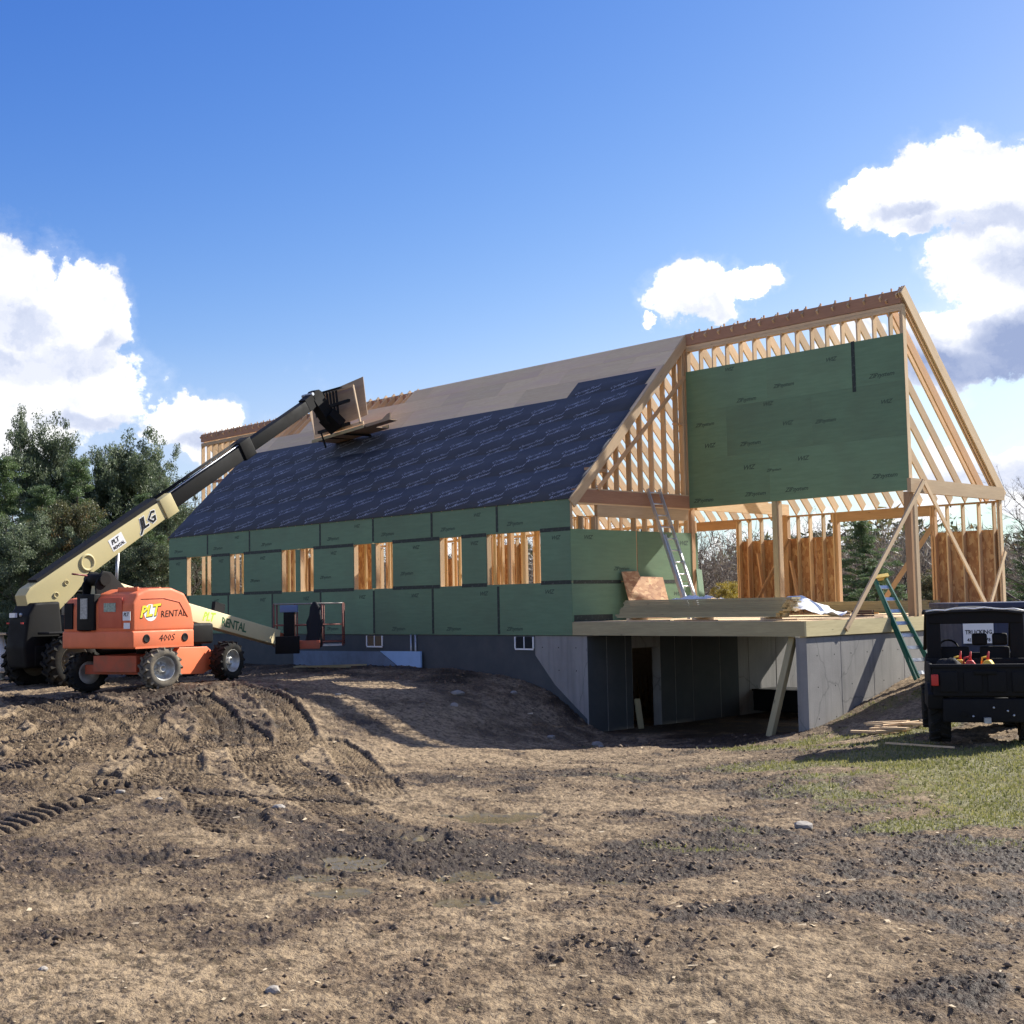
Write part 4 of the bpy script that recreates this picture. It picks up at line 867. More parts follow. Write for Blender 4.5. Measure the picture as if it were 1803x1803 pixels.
for i, (x, y) in enumerate([(16.9, 9.2), (17.6, 9.8), (18.9, 9.0), (18.4, 9.5)]):
    st = MB()
    for k in range(3): st.box((x, y, 1.1+k*.16), (x+.75, y+.3, 1.22+k*.16))
    tag(st.build('steel_hanger', simple('rusty_steel', (.11, .05, .03), .8), None), ['small rusty bundle of brackets nearest the white sheet', 'second rusty bundle of brackets on the deck', 'rusty bracket bundle nearest the step ladder', 'rusty bracket bundle farthest back on the deck'][i], 'brackets')
# white plastic sheet
def cloth(x0, x1, y0, y1, zf, nx=26, ny=14, seed=3):
    vs, fs = [], []
    for i in range(nx+1):
        for j in range(ny+1):
            a, b = i/nx, j/ny; x = x0+(x1-x0)*a; y = y0+(y1-y0)*b; n = float(fbm(np.array([x]), np.array([y]), .9, 4, seed)[0]); n2 = float(fbm(np.array([x]), np.array([y]), .4, 2, seed+9)[0])
            vs.append((x+n*.5, y+n2*.5, zf(a, b)+abs(n)*.55))
    for i in range(nx):
        for j in range(ny): fs.append((i*(ny+1)+j, (i+1)*(ny+1)+j, (i+1)*(ny+1)+j+1, i*(ny+1)+j+1))
    return MB().add(vs, fs, True)
tag(cloth(15.6, 20.0, 3.1, 6.0, lambda a, b: 1.25+1.15*math.sin(math.pi*min(1, a*1.15+.12))**.8*math.sin(math.pi*(.15+.7*b))).build('plastic_sheet', TARP), 'crumpled white plastic sheet on the deck at the right end of the board stack', 'plastic sheet')
tag(cloth(6.4, 10.2, 3.4, 5.5, lambda a, b: 2.42+.12*math.sin(math.pi*a)*math.sin(math.pi*b), 14, 8, 5).build('plastic_sheet', TARP), 'strip of white plastic showing over the top of the long board stack', 'plastic sheet')
# strand board scrap leaning on the end wall
tag(MB().prism([(5.45, 1.1), (10.2, 1.1), (10.15, 4.45), (7.4, 4.5), (7.3, 4.95), (5.35, 4.9)], 0, .0, .05, Matrix.Translation((1.25, 0, 1.1)) @ Matrix.Rotation(-.27, 4, 'Y') @ Matrix.Translation((0, 0, -1.1))).build('board_scrap', OSB), 'cut piece of strand board leaning on the green end wall above the lumber', 'board')
# aluminium extension ladder
def ladder(name, label, p0, p1, wdir, w, n, rail, rung, mr, mg, parent=None):
    t_ = thing(name, label, 'ladder', p0); p0, p1, wd = Vector(p0), Vector(p1), Vector(wdir).normalized(); o = p0.copy()
    for s in (-1, 1): MB().bar(wd*s*w/2, p1-o+wd*s*w/2*.92, rail[0], rail[1], (p1-p0).cross(wd)).build('rail', mr, t_)
    for i in range(n):
        q = (i+.7)/n; c = (p1-o)*q; MB().tube([c-wd*w/2, c+wd*w/2], rung, 6).build('rung', mg, t_)
    return t_
el_ = ladder('extension_ladder', 'tall aluminium extension ladder leaning against the upper beam of the end wall', (4.5, 9.0, 1.03), (.35, 9.35, 11.35), (.15, 1, 0), 1.35, 11, (.1, .28), .06, ALU, ALU)
ladderfly = MB()
for s in (-1, 1): ladderfly.bar((.05, s*.56, .2), (-2.5, .2+s*.56, 6.6), .08, .2, (1, 0, .4))
ladderfly.build('fly_section', ALU, el_)
# green step ladder
SLD = thing('step_ladder', 'green fibreglass step ladder with yellow top leaning over the deck edge', 'ladder', (22.6, 10.6, -3.15))
a0 = Vector((0, 0, 0)); a1 = Vector((19.25, 10.9, 3.72))-Vector((22.6, 10.6, -3.15)); wd = Vector((.42, 1, 0)).normalized(); nrm = (a1).cross(wd).normalized()
for s in (-1, 1): MB().bar(a0+wd*s*.85, a1+wd*s*.48, .09, .30, nrm).build('front_rail', FIBG, SLD)
for s in (-1, 1): MB().bar(a0+wd*s*.80-nrm*.32, a1+wd*s*.42-nrm*.05, .08, .2, nrm).build('rear_rail', FIBG, SLD)
for i in range(8):
    q = (i+.55)/8.3; c = a1*q; w_ = .85+(.48-.85)*q; MB().bar(c-wd*w_, c+wd*w_, .25, .07, nrm).build('step', ALU, SLD)
MB().box((-.62, -.3, -.12), (.62, .3, .12), frame(a1*1.01, nrm.cross(wd), a1.normalized()) @ Matrix.Rotation(math.pi/2, 4, 'Z') if False else frame(a1*1.01, nrm, a1.normalized())).build('top_cap', YELP, SLD)
# insulation boards and planks by the foundation
tag(MB().prism([(-22.8, -1.42), (-17.3, -1.38), (-17.3, -2.72), (-20.2, -2.72)], 1, -.35, -.18).build('foam_board', FOAM), 'light blue foam insulation board against the foundation', 'foam board')
tag(MB().prism([(-36, -1.55), (-22.9, -1.45), (-20.2, -2.8), (-36, -2.9)], 1, -.32, -.16).build('foam_board', FOAM_SHADE), 'foam board left of the light blue one, painted grey blue as shade', 'foam board')
for i, (a, b, l) in enumerate([((-31, -3.5), (-21.5, -3.0), 'upper of the two planks on the ground before the foam board'), ((-29.5, -4.3), (-22.4, -4.0), 'lower plank on the ground before the foam board')]):
    za, zb = gz(*a)+.15, gz(*b)+.15; loose_board((*a, za), (*b, zb), .5, .13, PT, l, cat='plank', name='plank')
loose_board((2.4, 4.7, gz(2.4, 4.7)+.05), (1.9, 4.9, -4.9), .45, .12, PT, 'short plank leaning in shade beside the basement doorway', cat='plank', name='plank')
bx = thing('bank_placeholder', 'low dark placeholder for the shaded bank under the floor at the back right', 'placeholder', (4.0, 20.5, -7.15))  # made-up box in place of the dark shaded bank at the rear opening
MB().box((-3.0, 0, .25), (3.6, 3.2, 1.9), bev=.05).build('body', BLKM, bx)
MB().box((-3.3, -.2, 1.9), (3.9, 3.4, 2.05)).build('lid', BLK, bx)
# scrap pile
for i in range(11):
    x, y = 29.2+rr.uniform(-1.5, 1.6), -4.8+rr.uniform(-1.1, 1.1); a = rr.uniform(-.2, .9); z = gz(x, y)+.1+.06*(i % 4); L = rr.uniform(.7, 1.4)
    loose_board((x-L*math.cos(a), y-L*math.sin(a), z), (x+L*math.cos(a), y+L*math.sin(a), z+rr.uniform(-.05, .25)), .34, .12, SPF, 'short offcut in the pale scrap pile on the grass left of the black buggy', 'offcuts in the scrap pile', 'offcut', 'offcut')
p, q = (32.8, -12.4), (37.2, -14.0); loose_board((*p, gz(*p)+.1), (*q, gz(*q)+.1), .1, .08, SPF, 'thin stick lying in the shadow of the black buggy', cat='stick', name='stick')
# stones
rocks = [(31.9, -47.0, .22, 'pale round stone in the mud between the tyre tracks'), (26.2, -49.4, .14, 'small pale stone far left by the curved tyre track'), (49.4, -58.7, .13, 'small white stone alone in the near foreground left of centre'), (43.4, -35.6, .3, 'brown stone in the middle of the bare ground'),
    (54.6, -55.4, .17, 'pale stone at the very bottom of the photo'), (5.6, -3.7, .38, 'grey stone at the foot of the concrete corner'), (-4.2, -7.8, .5, 'flat pale stone beside the striped light on the slope'), (.3, -12.1, .35, 'stone at the lower end of the striped light'), (-3.9, -18.6, .22, 'stone at the left start of the striped light'), (-3.2, -3.1, .3, 'stone on the dark dirt bank below the basement window'),
    (3.9, -6.5, .3, 'stone in shade left of the grey corner stones'), (9.5, -5.2, .3, 'stone in shade under the deck front'), (45.6, -60.6, .1, 'tiny stone at the lower left of the foreground'), (28.8, -49.4, .13, 'tiny pale stone left of the middle tracks'), (6.6, -4.4, .25, 'small stone beside the grey one at the concrete corner')]
def stone_mesh(seed):
    bm = bmesh.new(); bmesh.ops.create_icosphere(bm, subdivisions=2, radius=1); g = random.Random(seed); d = [Vector((g.gauss(0, 1), g.gauss(0, 1), g.gauss(0, 1))).normalized() for _ in range(9)]
    for v in bm.verts:
        for q in d: k_ = v.co.dot(q)-.72; v.co -= q*max(0, k_)
    return MB().bm(bm)
for i, (x, y, s, l) in enumerate(rocks):
    me = stone_mesh(i).mesh('stone'); me.materials.append(ROCK); o = link('stone', me, None, (x, y, gz(x, y)+s*.15)); o.scale = (s*1.2, s, s*.65); o.rotation_euler = (0, 0, i*1.3); tag(o, l, 'stone')

# ------------------------------------------------------------------ wheels
def wheel(parent, c, R_, w_, rz, side, tyre_m, rim_m, lugs=16):
    """axle along local x; side=+1 shows rim towards +x"""
    M = Matrix.Rotation(rz, 4, 'Z')
    if side < 0: M = M @ Matrix.Rotation(math.pi, 4, 'Z')
    h = w_/2; ri = R_*.56
    rim = MB().lathe([(0, h*.35), (R_*.13, h*.35), (R_*.13, h*.62), (R_*.2, h*.5), (R_*.2, h*.15), (R_*.42, h*.05), (R_*.50, h*.45), (ri, h*.85), (ri*1.03, h*.9), (ri*1.03, -h*.8), (R_*.3, -h*.3), (0, -h*.3)], 22, M)
    for k in range(8):
        a = k*math.pi/4; rim.lathe([(0, h*.28), (.045*R_, h*.28), (.045*R_, h*.1)], 6, M @ Matrix.Translation((0, math.cos(a)*R_*.28, math.sin(a)*R_*.28)))
    wo = rim.build('wheel', rim_m, parent, c)
    ty = MB().lathe([(ri, h*.85), (R_*.70, h*1.0), (R_*.86, h*.98), (R_*.93, h*.82), (R_*.93, -h*.82), (R_*.86, -h*.98), (R_*.7, -h), (ri, -h*.85)], 28, M)
    for k in range(lugs):
        for s in (-1, 1):
            a = (k+.25*s)*2*math.pi/lugs; T = M @ Matrix.Rotation(a, 4, 'X') @ Matrix.Translation((s*h*.50, 0, R_*.93)) @ Matrix.Rotation(s*.5, 4, 'Z')
            ty.box((-h*.50, -R_*.052, -.1*R_), (h*.50, R_*.052, R_*.075), T)
    ty.build('tyre', tyre_m, wo); return wo

# ------------------------------------------------------------------ boom lift
LZ = -2.9
LIFT = thing('boom_lift', 'orange boom lift with cream boom lowered towards the green wall', 'boom lift', (-18.28, -23.96, LZ), math.radians(12.75))
cr = math.radians(8.5); RC = Matrix.Rotation(cr, 4, 'Z')
ch = MB(); ch.prism([(-4.4, 1.2), (4.6, 1.2), (5.2, 1.7), (4.6, 2.35), (-4.4, 2.35)], 0, -1.9, 1.9, RC, .05); ch.box((-3.0, -4.0, 1.05), (3.0, -3.2, 1.7), RC); ch.box((-3.0, 3.2, 1.05), (3.0, 4.0, 1.7), RC); ch.build('chassis', ORGD, LIFT)
MB().prism([(-1.6, .9), (2.2, .75), (4.4, 1.6), (2.6, 2.7), (-.6, 2.75)], 0, 1.95, 2.35, RC, .05).build('side_plate', ORG, LIFT)
MB().box((2.0, 2.0, 1.0), (2.3, 4.5, 1.9), RC).build('side_plate', ORGD, LIFT)
for (wx, wy, zz) in ((3.3, -3.6, .05), (-3.3, -3.6, -.25), (3.3, 3.7, .22), (-3.3, 3.7, .0)):
    c = RC @ Vector((wx, wy, 0)); wheel(LIFT, (c.x, c.y, zz+1.40), 1.42, 1.15, cr+(-.32 if wy < 0 else 0), 1 if wx > 0 else -1, RUB if wx > 0 and wy < 0 else RUBD, RIMM)
MB().lathe([(0, -.4), (1.5, -.4), (1.5, .4), (0, .4)], 20, Matrix.Translation((0, 0, 2.6)) @ Matrix.Rotation(math.pi/2, 4, 'Y')).build('slew_ring', BLK, LIFT)
MB().box((-3.65, -5.35, 2.85), (3.65, .1, 4.05), bev=.14).build('counterweight', ORG, LIFT)
MB().prism([(-5.3, 3.95), (-5.3, 5.9), (-4.9, 6.55), (-3.9, 6.9), (-1.9, 6.95), (-.7, 6.55), (-.05, 5.6), (.2, 4.4), (.15, 3.95)], 0, -.75, 3.6, None, .22).build('engine_hood', ORG, LIFT)
MB().prism([(-5.3, 3.95), (-5.3, 5.7), (-4.9, 6.3), (-3.6, 6.5), (-2.0, 6.4), (-.6, 5.4), (-.3, 3.95)], 0, -3.6, -2.0, None, .2).build('engine_hood', ORG, LIFT)
MB().box((-3.35, -5.40, 4.2), (-2.5, -5.28, 6.0)).build('side_vent', BLKM, LIFT)
rp = MB(); rp.box((.2, -5.36, 4.25), (2.6, -5.29, 6.3), bev=.03); rp.build('recessed_panel', ORGR, LIFT)
rb = MB()
for k in range(2): rb.box((1.0+k*.02, -4.4+k*1.9, 6.7), (3.0, -4.2+k*1.9, 7.0), bev=.04)
rb.build('hood_rib', ORG, LIFT)
MB().tube([(3.58, -4.6, 6.15), (3.6, -2.6, 6.22), (3.6, -1.2, 5.95), (3.6, -.45, 4.9)], .035, 6).build('hood_seam', ORGR, LIFT)
for yy in (-4.15, -.75): MB().lathe([(0, .02), (.20, .02), (.26, .05), (.3, 0)], 18, Matrix.Translation((3.652, yy, 3.5))).build('vent_hole', BLKM, LIFT)
MB().box((3.58, -5.1, 2.85), (3.66, .05, 2.98)).build('trim', ORG, LIFT)
dl = MB(); dl.lathe([(0, 0), (.58, 0)], 20, Matrix.Translation((3.607, -3.75, 5.25))); dl.build('white_disc_decal', WHT, LIFT)
dl = MB(); put_text(dl, 'PLT', 1.05, (3.612, -3.85, 5.3), (0, 1, .1), (0, 0, 1), .25, .05, 1.05); dl.build('lettering_decal', BLKD, LIFT)
dl = MB(); put_text(dl, 'PLT', 1.05, (3.62, -3.87, 5.34), (0, 1, .1), (0, 0, 1), .25, .03, 1.05); dl.build('lettering_decal', YEL, LIFT)
dl = MB(); put_text(dl, 'RENTAL', .66, (3.612, -1.75, 5.15), (0, 1, .04), (0, 0, 1), .1, 0, .95); put_text(dl, '400S', .66, (3.662, -2.4, 3.5), (0, 1, .03), (0, 0, 1), .2, 0, 1.1); dl.build('lettering_decal', BLKD, LIFT)
dl = MB(); dl.box((2.75, -5.41, 4.75), (3.5, -5.38, 5.35)); dl.box((2.85, -5.41, 4.2), (3.45, -5.38, 4.6)); dl.build('white_sticker', WHT, LIFT)
dl = MB(); put_text(dl, 'PLT', .34, (3.1, -5.425, 5.15), (1, 0, 0), (0, 0, 1), .2, .02); dl.build('lettering_decal', BLKD, LIFT)
dl = MB(); dl.box((.8, -5.40, 5.35), (2.0, -5.37, 5.95)); dl.build('instruction_sticker', simple('pale_green_label', (.35, .42, .33), .5, 0, .9, (.1, .13, .1), 22), LIFT)
# lift boom
b0, b1 = Vector((-1.0, -4.3, 7.1)), Vector((-4.4, 16.6, 2.95))
bd = (b1-b0).normalized(); fm = frame(b0, bd); L_ = (b1-b0).length
MB().box((-.45, -.3, -.72), (.45, L_, .58), fm, .05).build('main_boom', CRM, LIFT)
MB().box((-.36, L_-.05, -.55), (.36, L_+1.6, .42), fm, .04).build('boom_nose', ORGD, LIFT)
MB().box((-.62, L_*.62, .65), (-.3, L_*.68, 1.5), fm).build('hose_guard', BLKM, LIFT)
dl = MB(); put_text(dl, 'RENTAL', .98, tuple(fm @ Vector((.458, L_*.70, -.12))), fm.to_3x3() @ Vector((0, 1, 0)), fm.to_3x3() @ Vector((0, 0, 1)), .0, .02, 1.0); dl.build('lettering_decal', GRND, LIFT)
dl = MB(); put_text(dl, 'PLT', .95, tuple(fm @ Vector((.458, L_*.545, -.05))), fm.to_3x3() @ Vector((0, 1, .1)), fm.to_3x3() @ Vector((0, 0, 1)), .25, .03, 1.0); dl.build('lettering_decal', simple('lime_decal', (.45, .62, .06), .5), LIFT)
dl = MB(); put_text(dl, 'JLG', .8, tuple(fm @ Vector((.458, 2.6, .1))), fm.to_3x3() @ Vector((0, 1, 0)), fm.to_3x3() @ Vector((0, 0, 1)), .25, .05, 1.0); dl.build('lettering_decal', BLKD, LIFT)
up_ = MB(); up_.prism([(-5.0, 4.3), (-5.2, 7.3), (-4.6, 8.2), (-3.9, 8.1), (-2.2, 6.6), (-1.8, 4.3)], 0, -1.75, -1.6, None, .03); up_.prism([(-5.0, 4.3), (-5.2, 7.3), (-4.6, 8.2), (-3.9, 8.1), (-2.2, 6.6), (-1.8, 4.3)], 0, -.42, -.27, None, .03); up_.box((-1.9, -5.5, 4.1), (-.1, -4.9, 6.6), bev=.06); up_.tube([(-1.9, -4.5, 7.6), (-.1, -4.5, 7.6)], .45, 12); up_.build('boom_upright', BLK, LIFT)
MB().box((-1.45, -5.56, 4.9), (-.75, -5.5, 6.3)).build('instruction_sticker', simple('grey_label', (.42, .42, .38), .5, 0, .9, (.18, .18, .16), 22), LIFT)
mc = MB(); mc.tube([(-1.6, -4.9, 7.9), (-1.5, -6.2, 8.0)], .07, 6); mc.tube([(-3.2, 1, 6.4), (-3.2, 1, 7.1)], .2, 8); mc.build('work_lamp', REDM, LIFT)
MB().tube([(-1.0, -3.4, 5.4), (-1.6, 1.4, 6.0)], .2, 10).build('lift_cylinder', STEEL, LIFT)
MB().box((-1.9, 1.6, 2.9), (1.6, 3.9, 4.4), bev=.2).build('battery_box', BLK, LIFT)
# basket
ex, ey = Vector((.78, .62, 0)), Vector((-.62, .78, 0))
bc = Vector((-3.3, 19.6, 0)); bz = 2.1
def BP(a, b, z): return bc+ex*a+ey*b+Vector((0, 0, bz+z))
fl = MB(); fl.box((-2.9, -1.4, 0), (2.9, 1.4, .12), Matrix.Translation(bc+Vector((0, 0, bz))) @ Matrix(((ex.x, ey.x, 0, 0), (ex.y, ey.y, 0, 0), (0, 0, 1, 0), (0, 0, 0, 1)))); fl.build('basket_floor', STEEL, LIFT)
ORB = simple('dull_basket_paint', (.20, .065, .045), .6, 0, .5, (.16, .07, .05), 4)
for a in (-2.9, -1.15, 1.15, 2.9):
    for b in (-1.4, 1.4): MB().tube([BP(a, b, 0), BP(a, b, 3.6)], .07, 6).build('basket_post', ORB, LIFT)
for z in (3.6, 1.8, .35):
    for b in (-1.4, 1.4): MB().tube([BP(-2.9, b, z), BP(2.9, b, z)], .065, 6).build('basket_rail', ORB if z != 3.6 else simple('worn_rail_metal', (.26, .23, .20), .5), LIFT)
    for a in (-2.9, 2.9): MB().tube([BP(a, -1.4, z), BP(a, 1.4, z)], .065, 6).build('basket_rail', ORB, LIFT)
cp = MB(); M_ = Matrix.Translation(BP(-1.6, -1.5, 0)) @ Matrix(((ex.x, ey.x, 0, 0), (ex.y, ey.y, 0, 0), (0, 0, 1, 0), (0, 0, 0, 1)))
cp.box((-.75, -.4, 2.9), (.75, .2, 3.5), M_, .05); cp.build('control_box', simple('blue_grey_plastic', (.10, .16, .30), .5), LIFT)
MB().box((-.45, -.35, .3), (.45, 0, 2.9), M_, .04).build('control_column', BLK, LIFT)
MB().box((-1.1, -1.0, -.55), (.9, -.3, .9), M_, .06).build('platform_rotator', BLK, LIFT)
MB().box((-.2, -.5, -.2), (2.6, .0, .5), M_, .04).build('kick_plate', ORGD, LIFT)
jk = MB(); rings = [(.12, 3.75), (.42, 3.3), (.5, 2.6), (.62, 2.0), (.55, 1.2), (.72, .5), (.5, -.1)]
c0 = BP(.55, -1.62, 0)
vs = []; n_ = 14
for ri, (r_, z_) in enumerate(rings):
    for k in range(n_): a = 2*math.pi*k/n_; q = r_*(1+.22*math.sin(3*a+ri)+.1*math.sin(5*a-ri)); vs.append(c0+ex*(math.cos(a)*q)+ey*(math.sin(a)*q*.4)+Vector((0, 0, z_)))
Rl = Matrix.Rotation(math.radians(12.75), 4, 'Z'); Lo = Vector((-18.28, -23.96, LZ))
jk.add([Lo+Rl @ v for v in vs], [(i*n_+k, i*n_+(k+1) % n_, (i+1)*n_+(k+1) % n_, (i+1)*n_+k) for i in range(len(rings)-1) for k in range(n_)], True)
tag(jk.build('jacket', CLOTH), 'dark jacket hanging over the side rail of the lift basket', 'jacket')

# ------------------------------------------------------------------ telehandler
TH_A = math.radians(9.4); TO = (-32.66, -25.8, -3.35)
TEL = thing('telehandler', 'black telehandler with long tan boom raised over the roof', 'telehandler', TO, TH_A)
for (wx, wy) in ((3.2, 0), (-2.1, 0), (3.2, 10.5), (-2.1, 10.5)): wheel(TEL, (wx, wy, 2.05), 2.15, 1.5, 0, 1 if wx > 0 else -1, RUBD, simple('dark_rim', (.16, .14, .10), .6, 0, .6, (.1, .08, .06), 4), 18)
c = MB(); c.box((-1.2, -2.0, 1.7), (1.6, 13, 3.3), bev=.1); c.box((-1.8, -.5, 1.5), (2.6, .5, 2.4)); c.box((-2.6, 10, 1.5), (2.6, 11, 2.4)); c.build('chassis', BLK, TEL)
MB().prism([(-2.7, 1.6), (-2.9, 3.2), (-2.6, 5.6), (-2.0, 6.6), (.2, 6.7), (.6, 3.0), (.6, 1.6)], 0, -1.0, 1.55, None, .22).build('counterweight', BLK, TEL)
for s in (-.75, 1): MB().box((s*2.45-.75, -1.9, 4.15), (s*2.45+.75, 2.0, 4.35), bev=.08).build('fender', BLKM, TEL)
cb_ = MB(); cb_.box((-2.9, 3.0, 3.2), (-.9, 7.2, 5.6), bev=.1); cb_.build('cab', BLK, TEL)
for (x, y) in ((-2.8, 3.1), (-1.0, 3.1), (-2.8, 7.1), (-1.0, 7.1)): MB().tube([(x, y, 5.5), (x, y, 7.5)], .1, 6).build('cab_post', BLK, TEL)
MB().box((-3.0, 2.9, 7.4), (-.8, 7.3, 7.6), bev=.08).build('cab_roof', BLK, TEL); MB().box((-2.7, 3.12, 5.6), (-1.1, 3.16, 7.4)).build('cab_glass', GLASS, TEL)
MB().box((1.6, 2.5, 2.6), (3.4, 8.3, 5.0), bev=.25).build('engine_cover', BLK, TEL)
for s in (-1, 1): MB().box((.3+s*.95-.16, -2.93, 5.0), (.3+s*.95+.16, -2.87, 5.12)).build('tail_light', REDP, TEL)
MB().box((-.55, -2.86, 5.5), (.2, -2.66, 5.85)).build('rear_sticker', WHT, TEL); MB().lathe([(0, .0), (.15, 0), (.15, .1), (0, .1)], 10, Matrix.Translation((.9, -2.75, 5.7)) @ Matrix.Rotation(-math.pi/2, 4, 'Z')).build('rear_lamp', STEEL, TEL)
T0, T1 = Vector((0.0, -1.0, 7.35)), Vector((0, 29.6, 26.25)); TD = (T1-T0); TL = TD.length; TM = frame(T0, TD)
MB().prism([(-1.9, -1.55), (-1.2, .55), (-.6, .82), (3.0, .80), (14.9, .62), (14.9, -.92), (4.6, -1.12), (2.6, -1.7), (.4, -2.1), (-.8, -1.3)], 0, -.72, .72, TM, .05).build('outer_boom', TAN, TEL)
MB().box((-.82, 13.7, -1.06), (.82, 15.1, .76), TM, .05).build('boom_collar', TAN, TEL)
MB().box((-.6, .3, -.3), (.6, 13.6, .98), TM @ Matrix.Translation((0, 0, .08))).build('hose_tray', BLKM, TEL)
MB().box((-.56, 15.0, -.78), (.56, 25.4, .52), TM, .04).build('middle_boom', BLK, TEL)
MB().box((-.66, 24.4, -.92), (.66, 25.9, .85), TM, .08).build('boom_collar', BLK, TEL)
MB().tube([TM @ Vector((.45, 15, .68)), TM @ Vector((.45, 24.4, .70))], .05, 6).build('hose', ALU, TEL)
for dx in (-.4, 0): MB().tube([TM @ Vector((dx, 14, .8)), TM @ Vector((dx, 24.6, .8))], .08, 6).build('hose', BLKM, TEL)
MB().box((-.46, 25.8, -.66), (.46, TL-1.0, .48), TM, .04).build('inner_boom', BLK, TEL)
for (yy, zz, rr_, w_) in ((4.9, -.15, .68, .10), (2.4, -.5, .2, .08), (1.1, -.85, .22, .08)):
    MB().lathe([(rr_*.72, 0), (rr_*.8, w_), (rr_, w_), (rr_*1.08, 0)], 24, TM @ Matrix.Translation((.72, yy, zz))).build('boss_ring', TAN, TEL)
MB().box((-.8, -2.0, -1.5), (.8, -1.35, 0.0), TM @ Matrix.Rotation(.25, 4, 'X'), .06).build('pivot_block', TAN, TEL)
tu, tv = TM.to_3x3() @ Vector((0, 1, 0)), TM.to_3x3() @ Vector((0, 0, 1))
dl = MB(); put_text(dl, 'JLG', 1.3, tuple(TM @ Vector((.735, 11.75, -.16))), tu, tv, .3, .075, 1.05); dl.build('lettering_decal', WHT, TEL)
dl = MB(); put_text(dl, 'JLG', 1.3, tuple(TM @ Vector((.75, 11.75, -.16))), tu, tv, .3, .03, 1.05); dl.build('lettering_decal', BLKD, TEL)
dl = MB(); dl.box((.72, 7.5, -.68), (.735, 9.0, .38), TM); dl.build('white_sticker', WHT, TEL)
dl = MB(); put_text(dl, 'RENTAL', .38, tuple(TM @ Vector((.75, 8.25, -.47))), tu, tv, .1, .02, 1.0); put_text(dl, 'PLT', .55, tuple(TM @ Vector((.75, 8.1, .02))), tu, tv, .2, .03, 1.0); dl.build('lettering_decal', BLKD, TEL)
pA, pB = Vector((.15, 6.2, 4.2)), TM @ Vector((0, 8.3, -1.2)); pm = pA.lerp(pB, .55); MB().tube([pA, pm], .26, 10).build('lift_cylinder', BLK, TEL); MB().tube([pm, pB], .13, 10).build('cylinder_rod', ALU, TEL)
# world-frame helper for the boom head
RT = Matrix.Translation(Vector(TO)) @ Matrix.Rotation(TH_A, 4, 'Z'); RTi = RT.inverted()
def TW(p): return RTi @ Vector(p)
hd = MB(); e0, e1, e2 = TM @ Vector((0, TL-1.6, 0)), T1+Vector((0, .1, .25)), TW((-37.6, 5.3, 20.9)); 
hx = Vector((1, 0, 0)); hd.bar(e0, e1, .95, 1.25, (e1-e0).cross(hx)); hd.bar(e1.lerp(e0, .05), e2, 1.0, 1.35, (e2-e1).cross(hx)); hd.lathe([(0, -.5), (.68, -.5), (.68, .5), (0, .5)], 8, Matrix.Translation(e1)); hd.bar(e2.lerp(e1, .25), TW((-37.3, 6.1, 20.3)), 1.6, 1.3, (0, 1, 0)); hd.sm = [False]*len(hd.f); hd.build('boom_head', BLK, TEL)
MB().tube([TW((-38.4, 2.6, 23.2)), TW((-36.9, 2.8, 23.3))], .16, 10).build('head_pin', STEEL, TEL)
car = MB(); c1 = [TW((-40.6, 6.05, 20.1)), TW((-35.0, 6.05, 20.7))]
for z0 in (0, 2.3): car.bar(TW((-40.4, 5.9, 20.1+z0)), TW((-35.2, 5.9, 20.45+z0)), .25, .3)
car.build('carriage', BLK, TEL)
for k in range(8): 
    xk = -40.8+k*.52; MB().bar(TW((xk-.35, 6.0, 24.05)), TW((xk+.05, 5.95, 21.7)), .2, .12, (0, 1, 0)).build('backrest_bar', BLK, TEL)
MB().bar(TW((-41.2, 6.0, 24.1)), TW((-36.6, 6.0, 24.25)), .2, .15).build('backrest_rail', BLK, TEL)
for (xa, xb) in ((-39.6, -38.9), (-36.4, -35.8)): MB().bar(TW((xa, 6.2, 19.55)), TW((xa+.1, 9.3, 19.65)), .4, .15).build('fork', BLK, TEL)
MB().tube([TW((-38.6, 4.6, 21.6)), TW((-37.4, 5.9, 20.3))], .2, 8).build('tilt_cylinder', STEEL, TEL)
MB().tube([TW((-39.6, 5.6, 20.1)), TW((-38.9, 5.7, 18.4))], .09, 6).build('hanging_hose', BLKM, TEL)

# ------------------------------------------------------------------ wooden work platform on the forks
WP = thing('work_platform', 'open plywood work box held on the telehandler forks above the roof', 'work platform', (-37, 7, 19.5))
o = Vector((-37, 7, 19.5)); q = lambda *p: tuple(Vector(p)-o)
sheet('back_panel', q(-41.9, 6.5, 20.0), (8.2, 0, .5), (-.30, 0, 1), .06, PLYD, WP, 7.8, 3.95)
for a, b in (((-41.8, 6.4, 19.85), (-33.6, 6.4, 20.4)), ((-43.0, 6.45, 23.85), (-35.2, 6.45, 24.3))): member('frame_rail', q(*a), q(*b), .15, .3, SPF, WP)
member('frame_rail', q(-34.05, 6.4, 20.35), q(-35.2, 6.4, 24.3), .15, .15, SPF, WP)
sheet('side_panel', q(-41.9, 6.5, 19.9), (0, 1, .04), (-.30, 0, 1), .05, PLYD, WP, 2.2, 4.2)
sheet('floor_panel', q(-41.9, 6.2, 19.5), (1, 0, .07), (0, 1, 0), .1, PLYD, WP, 8.6, 3.1)
member('floor_frame', q(-41.8, 6.1, 19.35), q(-33.2, 6.1, 19.95), .12, .3, PT, WP); member('floor_frame', q(-41.8, 9.2, 19.7), q(-33.2, 9.2, 20.2), .12, .3, PT, WP)
MB().prism([(0, 0), (3.9, .3), (3.95, .95), (3.5, .85), (2.7, .42), (0, .25)], 1, -.6, -.45, Matrix.Translation(Vector(q(-33.4, 7.0, 19.95)))).build('loading_lip', PLYD, WP)
sheet('lip_floor', q(-33.4, 6.4, 19.95), (1, 0, .08), (0, 1, 0), .06, PLYD, WP, 3.9, 1.0)
